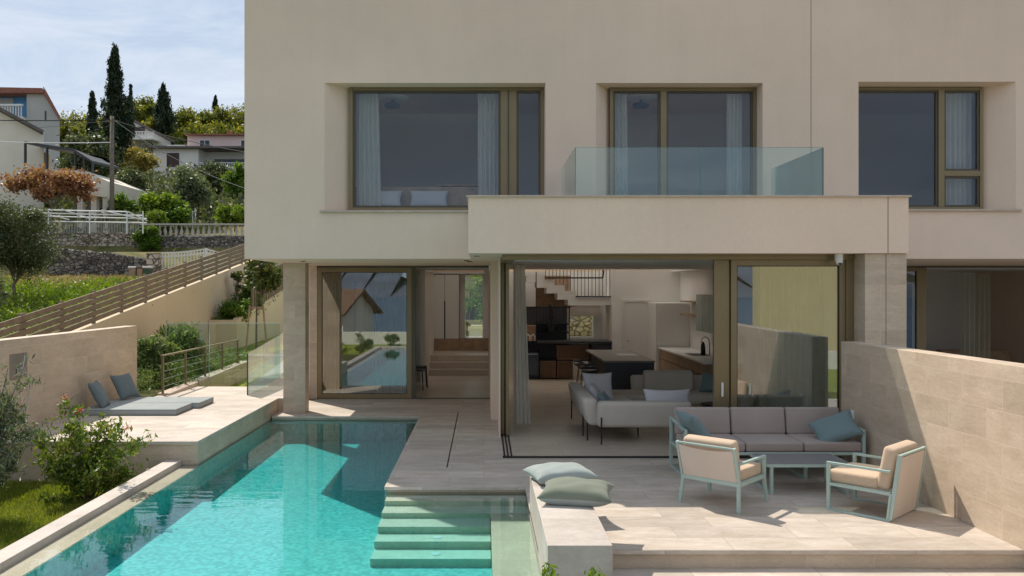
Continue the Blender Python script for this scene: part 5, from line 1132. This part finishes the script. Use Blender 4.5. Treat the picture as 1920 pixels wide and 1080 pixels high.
V = [  # px, top, bottom, D, r px, leaf mat, label, extras
    (100, 315, 405, 47, 92, G_red, 'spreading tree with rust-red and golden autumn leaves before the cream house', dict(n=5200, k=34, cr=.30, leaf=.24, trunk=.25, squash=.5, bark='dbark')),
    (165, 245, 350, 62, 52, G_oliv2, 'dull green broad tree between the cream house and the tall cypress', dict(n=8000, k=30, leaf=.28, trunk=.1)),
    (128, 228, 290, 85, 22, G_pine, 'small yellowish tree right behind the grey gable wall', dict(n=3000, k=16, leaf=.35, trunk=.1)),
    (255, 274, 345, 78, 42, G_yel, 'pale yellowing bare-branched tree below the small gabled house', dict(n=3800, k=26, leaf=.28, trunk=.15, bark='dbark')),
    (292, 224, 246, 112, 18, G_pine2, 'small bright yellow-green tree beside the gabled house roof', dict(n=2600, k=14, leaf=.4, trunk=.1)),
    (240, 315, 395, 56, 36, G_oliv2, 'dark green rounded bush right of the utility pole', dict(n=4500, k=20, leaf=.22, trunk=.05)),
    (355, 315, 405, 54, 42, G_olive, 'grey-green olive tree in front of the pink house', dict(n=7000, k=24, leaf=.2, trunk=.1)),
    (400, 300, 390, 66, 40, G_oliv2, 'grey-green tree in front of the balcony of the pink house', dict(n=6000, k=24, leaf=.24, trunk=.1)),
    (447, 305, 400, 58, 26, G_green, 'fresh green tree against the left edge of the modern house', dict(n=5000, k=20, leaf=.22, trunk=.1)),
    (298, 362, 410, 49, 56, G_bright, 'wide light green fig bush below the olive tree', dict(n=5000, k=26, leaf=.24, trunk=.03, squash=.6, aspect=.7)),
    (225, 360, 410, 50, 26, G_green, 'green bush at the foot of the utility pole', dict(n=3000, k=14, leaf=.2, trunk=.03)),
    (292, 393, 420, 46.5, 24, G_bright, 'low rounded yellow-green hedge bush behind the pipe frame', dict(n=3500, k=12, leaf=.13, trunk=.02)),
    (330, 388, 425, 48, 26, G_green, 'leafy green bush behind the stone balustrade left part', dict(n=3200, k=14, leaf=.2, trunk=.02)),
    (440, 385, 425, 47, 34, G_bright, 'leafy light green bush behind the right part of the balustrade', dict(n=4200, k=18, leaf=.22, trunk=.02)),
    (405, 372, 425, 60, 30, G_oliv2, 'dark bush in the shade behind the balustrade', dict(n=3000, k=14, leaf=.25, trunk=.02)),
    (276, 420, 478, 44.6, 30, G_green, 'dark green ivy clump hanging over the rubble wall', dict(n=7000, k=18, leaf=.15, trunk=.0, squash=.25)),
    (28, 368, 545, 22, 74, G_oliv2, 'big grey-green olive tree at the left edge above the fence', dict(n=24000, k=40, cr=.36, leaf=.085, trunk=.10, aspect=.3, bark='dbark')),
    (-12, 500, 600, 19, 34, G_olive, 'low olive bush at the left edge just above the slatted fence', dict(n=4000, k=14, leaf=.07, trunk=.02, aspect=.3)),
    (340, 606, 705, 20.5, 46, G_rose, 'bushy oleander behind the ramp handrail', dict(n=6500, k=22, leaf=.15, trunk=.1, aspect=.25, up=1.2)),
    (288, 622, 735, 18.2, 42, G_rose, 'oleander beside the end of the shower wall', dict(n=6500, k=20, leaf=.15, trunk=.05, aspect=.25, up=1.2)),
    (492, 480, 560, 26, 36, G_mag, 'young magnolia with glossy brown-green leaves under the overhang', dict(n=2600, k=22, leaf=.17, trunk=.05, aspect=.45, bark='dbark')),
    (443, 505, 560, 27.5, 14, G_mag, 'thin reddish shrub climbing the retaining wall in the planter', dict(n=500, k=12, leaf=.10, trunk=.1, bark='dbark')),
    (440, 560, 600, 26.6, 36, G_green, 'dense green shrub filling the front of the planter', dict(n=5000, k=18, leaf=.08, trunk=.0)),
    (468, 535, 590, 28, 26, G_green, 'taller green shrub at the back of the planter', dict(n=3500, k=14, leaf=.09, trunk=.0)),
]
for i, (px, a, b, D, rp_, lm, lab, kw) in enumerate(V):
    nm = 'olive_tree' if 'olive' in lab else 'tree' if 'tree' in lab or 'magnolia' in lab else 'shrub'
    pt_tree(px, a, b, D, rp_, lab, lm, 70 + i, nm, cat='tree' if nm != 'shrub' else 'shrub', **kw)
# staked young tree
sk_ = empty('staked_sapling', (-6.85, 24.8, .42), 0, 'slim young tree tied between two wooden stakes beside the side path', 'tree')
MB().tube([(0, 0, 0), (.02, 0, 1.9)], .035, 8, .02).build('trunk', 'bark', sk_)
for x in (-.24, .26): MB().tube([(x * 1.3, 0, 0), (x * .8, 0, 1.45)], .03, 8).build('stake', 'wood', sk_)
MB().box(-.22, .24, -.02, .02, 1.36, 1.41).build('tie_bar', 'wood', sk_)
rg = np.random.default_rng(3); pts, cs = clumps(rg, 1800, (.1, .1, 2.55), (.5, .5, .5), 16, .4); leaves('crown', pts, .14, G_mag, sk_, .45, 0, 5)
# ground cover in shrub beds
rg = np.random.default_rng(8)
def cover(name, n, xr, yr, zf, hh, size, lm, aspect, seed, k=90, cr=.3):
    rg = np.random.default_rng(seed); c = np.stack([rg.uniform(*xr, k), rg.uniform(*yr, k)], 1); idx = rg.integers(0, k, n); q = rg.normal(size=(n, 2)) * cr * .5
    xy = c[idx] + q; hk = rg.uniform(.3, 1, k)[idx]; z = np.array([zf(y) for y in xy[:, 1]]) + rg.random(n) * hh * hk
    return tag(leaves(name, np.stack([xy[:, 0], xy[:, 1], z], 1), size, lm, None, aspect, 1.2, seed), kind='stuff')
o_ = cover('rosemary_cover', 26000, (-8.3, -6.55), (16.6, 23.4), lambda y: .26, .55, .08, G_rose, .22, 9); tag(o_, 'low green rosemary ground cover behind the handrail', 'ground cover')
o_ = cover('weed_cover', 30000, (-16, -9.8), (14.5, 25), lambda y: hill_z(y), .42, .10, G_bright, .5, 10, 150, .7); tag(o_, 'bright green weeds covering the field above the fence', 'weeds')
o_ = cover('dry_grass', 22000, (-17, -9.4), (25, 29.4), lambda y: hill_z(y) - .02, .22, .2, G_dry, .08, 11, 200, .9); tag(o_, 'tall dry straw grass at the foot of the dark stone wall', 'grass')
o_ = cover('hillside_scrub', 30000, (-60, -16), (46, 110), lambda y: hill_z(y), 2.0, .45, G_oliv2, .5, 12, 260, 2.6); tag(o_, 'mixed green scrub growing between the houses on the hillside', 'scrub')
o_ = cover('planter_greens', 5000, (-8.5, -7.9), (26, 33), lambda y: pz(y) - .15, .5, .09, G_green, .4, 13, 30, .3); tag(o_, 'low leafy greens growing in the cream planter', 'ground cover')
# lawn grass
rg = np.random.default_rng(20); n = 60000; xy = np.stack([rg.uniform(-6.88, -4.45, n), rg.uniform(6.6, 11.48, n)], 1)
pts = np.stack([xy[:, 0], xy[:, 1], -.32 + rg.random(n) * .05], 1)
o_ = leaves('lawn_grass', pts, .07, leafmat('lawn_blade', [(.08, .11, .015), (.22, .28, .03), (.42, .38, .08)], .4, 1.1), None, .10, 2.4, 21); tag(o_, 'short lawn grass between the stone wall and the pool curb', 'grass', kind='stuff')

def shrub_branches(name, label, base, tips, n_leaf, leaf, lm, aspect, seed, bark, flowers=None, spread=.07, r=.012):
    rg = np.random.default_rng(seed); root = empty(name, base, 0, label, 'shrub'); mb = MB(); P_ = []; 
    for (tx, ty, tz_) in tips:
        d = np.array([tx, ty, tz_]); mid = d * .5 + np.array([0, 0, .12 * np.linalg.norm(d)]) + rg.normal(size=3) * .05
        mb.tube([(0, 0, -.1), mid * .5 + rg.normal(size=3) * .02, mid, d], r, 6, r * .25)
        nn = n_leaf // len(tips)
        for _ in range(5):
            t0 = rg.uniform(.3, .95); s0 = (1 - t0) ** 2 * 0 + 2 * t0 * (1 - t0) * mid + t0 * t0 * d
            e = s0 + rg.normal(size=3) * np.array([.16, .16, .13]) * np.linalg.norm(d) * .55
            mb.tube([s0, (s0 + e) / 2 + rg.normal(size=3) * .02, e], r * .4, 4, r * .12)
            q = rg.random((nn // 6, 1)); P_.append(s0 + (e - s0) * q + rg.normal(size=(nn // 6, 3)) * spread * .5)
        q = .35 + .68 * rg.random((nn // 6, 1)); P_.append(2 * q * (1 - q) * mid + q * q * d + rg.normal(size=(nn // 6, 3)) * spread * .6)
    mb.build('branches', bark, root); pts = np.concatenate(P_); leaves('foliage', pts, leaf, lm, root, aspect, .8, seed)
    if flowers:
        for k, f in enumerate(flowers): leaves('flower', np.array(f) + rg.normal(size=(14, 3)) * .018, (.032), G_flow, root, .8, 0, k)
    return root
# pomegranate bush, centre image x~165, base y~915
D = 10.5; bx, by, bz = PX(165, D), D, -.33
tips = []
rg = np.random.default_rng(31)
for (px, py) in ((120, 745), (150, 770), (190, 775), (85, 790), (215, 790), (240, 800), (262, 830), (60, 815), (70, 855), (130, 800), (170, 800), (270, 875), (235, 870), (90, 880), (200, 840), (55, 940), (110, 850), (150, 860), (185, 880), (220, 845), (165, 835), (140, 890)):
    d_ = D + rg.uniform(-.45, .35); tips.append((PX(px, d_) - bx, d_ - by, PZ(py, d_) - bz))
shrub_branches('pomegranate_bush', 'bushy pomegranate with red blossoms in front of the raised terrace', (bx, by, bz), tips, 5600, .075, leafmat('pomegranate_leaf', [(.03, .06, .012), (.09, .15, .02), (.22, .27, .04), (.34, .24, .06)], .35, 2.5), .38, 32, 'bark',
    [tips[0], tips[1], (tips[5][0], tips[5][1], tips[5][2]), (tips[9][0], tips[9][1], tips[9][2])], .09)
# olive at left edge
D = 9.6; bx, by, bz = PX(-40, D), D, -.33; tips = []
for (px, py) in ((50, 675), (15, 690), (-20, 660), (-60, 700), (20, 740), (48, 790), (60, 810), (30, 840), (0, 780), (-30, 760), (5, 870), (-20, 850), (-70, 800), (45, 760), (-40, 720), (10, 720)):
    d_ = D + rg.uniform(-.4, .4); tips.append((PX(px, d_) - bx, d_ - by, PZ(py, d_) - bz))
shrub_branches('olive_tree', 'young olive tree with slender grey-green leaves at the left edge by the shower', (bx, by, bz), tips, 4600, .088, G_olive, .2, 33, 'dbark', None, .08, .016)['category'] = 'tree'
# small plants at the bottom of the bench
for k, (px, py, lab) in enumerate(((1030, 1068, 'bright green shoots poking up at the left front foot of the stone bench'), (1115, 1074, 'bright green shoots poking up at the right front foot of the stone bench'))):
    D = 5.6; z = PZ(py, D); rg2 = np.random.default_rng(60 + k); root = empty('seedling', (PX(px, D), D, z - .5), 0, lab, 'plant', 'green shoots in front of the bench')
    MB().tube([(0, 0, 0), (0.01, 0, .46)], .006, 6).build('stem', 'bark', root)
    leaves('foliage', np.array([0, 0, .47]) + rg2.normal(size=(46, 3)) * np.array([.03, .03, .03]), .06, G_bright, root, .35, 1.5, k)
struct(B(.5, 3.2, 5.0, 6.4, -.8, -.33), 'planting_bed', 'soil')

# ================================================================== BEHIND THE VIEWER (seen mirrored in the glass)
struct(B(-14, 14, -4.5, 1.6, -1.4, -.35), 'lower_garden', 'lawn')
tag(B(-12, 12, -4.8, -4.5, -1.4, .25).build('white_parapet', 'offwhite'), 'white parapet beyond the pool end, mirrored in the left sliding door', 'wall')
for k, (x, r_) in enumerate(((-5.2, .55), (-3.9, .5), (-2.6, .6), (-1.2, .5), (.3, .55))):
    tree('shrub', 'grey-green shrub in the row past the pool end, mirrored in the glass', x, .9, -.35, .85, r_, G_rose, n=700, k=10, leaf=.14, trunk=.02, seed=90 + k, group='shrubs past the pool end', cat='shrub', aspect=.3)
hb = empty('tiled_roof_house', (-12.4, -46, -5.0), R(-64), 'small gabled house with tiled roof, mirrored in the left sliding door', 'house')
MB().prism([(-2.6, 0, -3), (2.6, 0, -3), (2.6, 0, 5.2), (0, 0, 7.0), (-2.6, 0, 5.2)], (0, -9, 0)).build('wall', 'offwhite', hb)
mb = MB(); mb.prism([(-3.3, .7, 4.75), (0, .7, 7.05), (0, .7, 7.3), (-3.45, .7, 4.9)], (0, -10.4, 0)); mb.prism([(3.3, .7, 4.75), (0, .7, 7.05), (0, .7, 7.3), (3.45, .7, 4.9)], (0, -10.4, 0)); mb.build('roof', plain('old_roof_tile', (.17, .10, .06), .9, nscale=5, namt=.4), hb)
hb2 = empty('yellow_house', (25.5, -36, -6), 0, 'plain yellow rendered building, mirrored in the fixed pane beside the stone pier', 'house')
MB().box(-5.6, 2.6, -1.6, 0, -3, 12.3).build('wall', 'yellow', hb2)
for k, (x, y) in enumerate(((-3.5, -20), (2, -22), (-1, -17))):
    tree('tree', 'dark green tree below the garden, mirrored in the left sliding door', x, y, -5.5, 5.2, 2.6, G_oliv2, n=2500, k=18, leaf=.3, trunk=.1, seed=120 + k, group='trees below the garden')
# garden behind the house seen through the back windows
struct(B(-10, 12, 25.7, 60, -.5, .35), 'rear_garden', 'lawn')
for k, (x, y, h, r_) in enumerate(((-.5, 30, 3.0, 1.0), (-.9, 34, 1.6, 1.5), (.3, 33, 1.3, 1.3))):
    tree('shrub', ['slender light green tree outside the tall hall window', 'bright bush left outside the tall hall window', 'bright bush right outside the tall hall window'][k], x, y, .35, h, r_, G_bright, n=1500, k=16, leaf=.14, trunk=.3 if k == 0 else .02, seed=130 + k, cat='tree' if k == 0 else 'shrub')
tag(B(-3, 6, 31.0, 31.2, .3, 1.0).build('garden_wall', 'cream'), 'low cream garden wall outside the tall hall window', 'wall')
tag(MB().prism([(2.2, 28, .3), (4.6, 28, .3), (4.6, 28, 2.4), (3.4, 28, 2.4)], (0, .3, 0)).build('garden_wall', 'rubble'), 'rubble wall outside the small window under the stairs', 'wall')
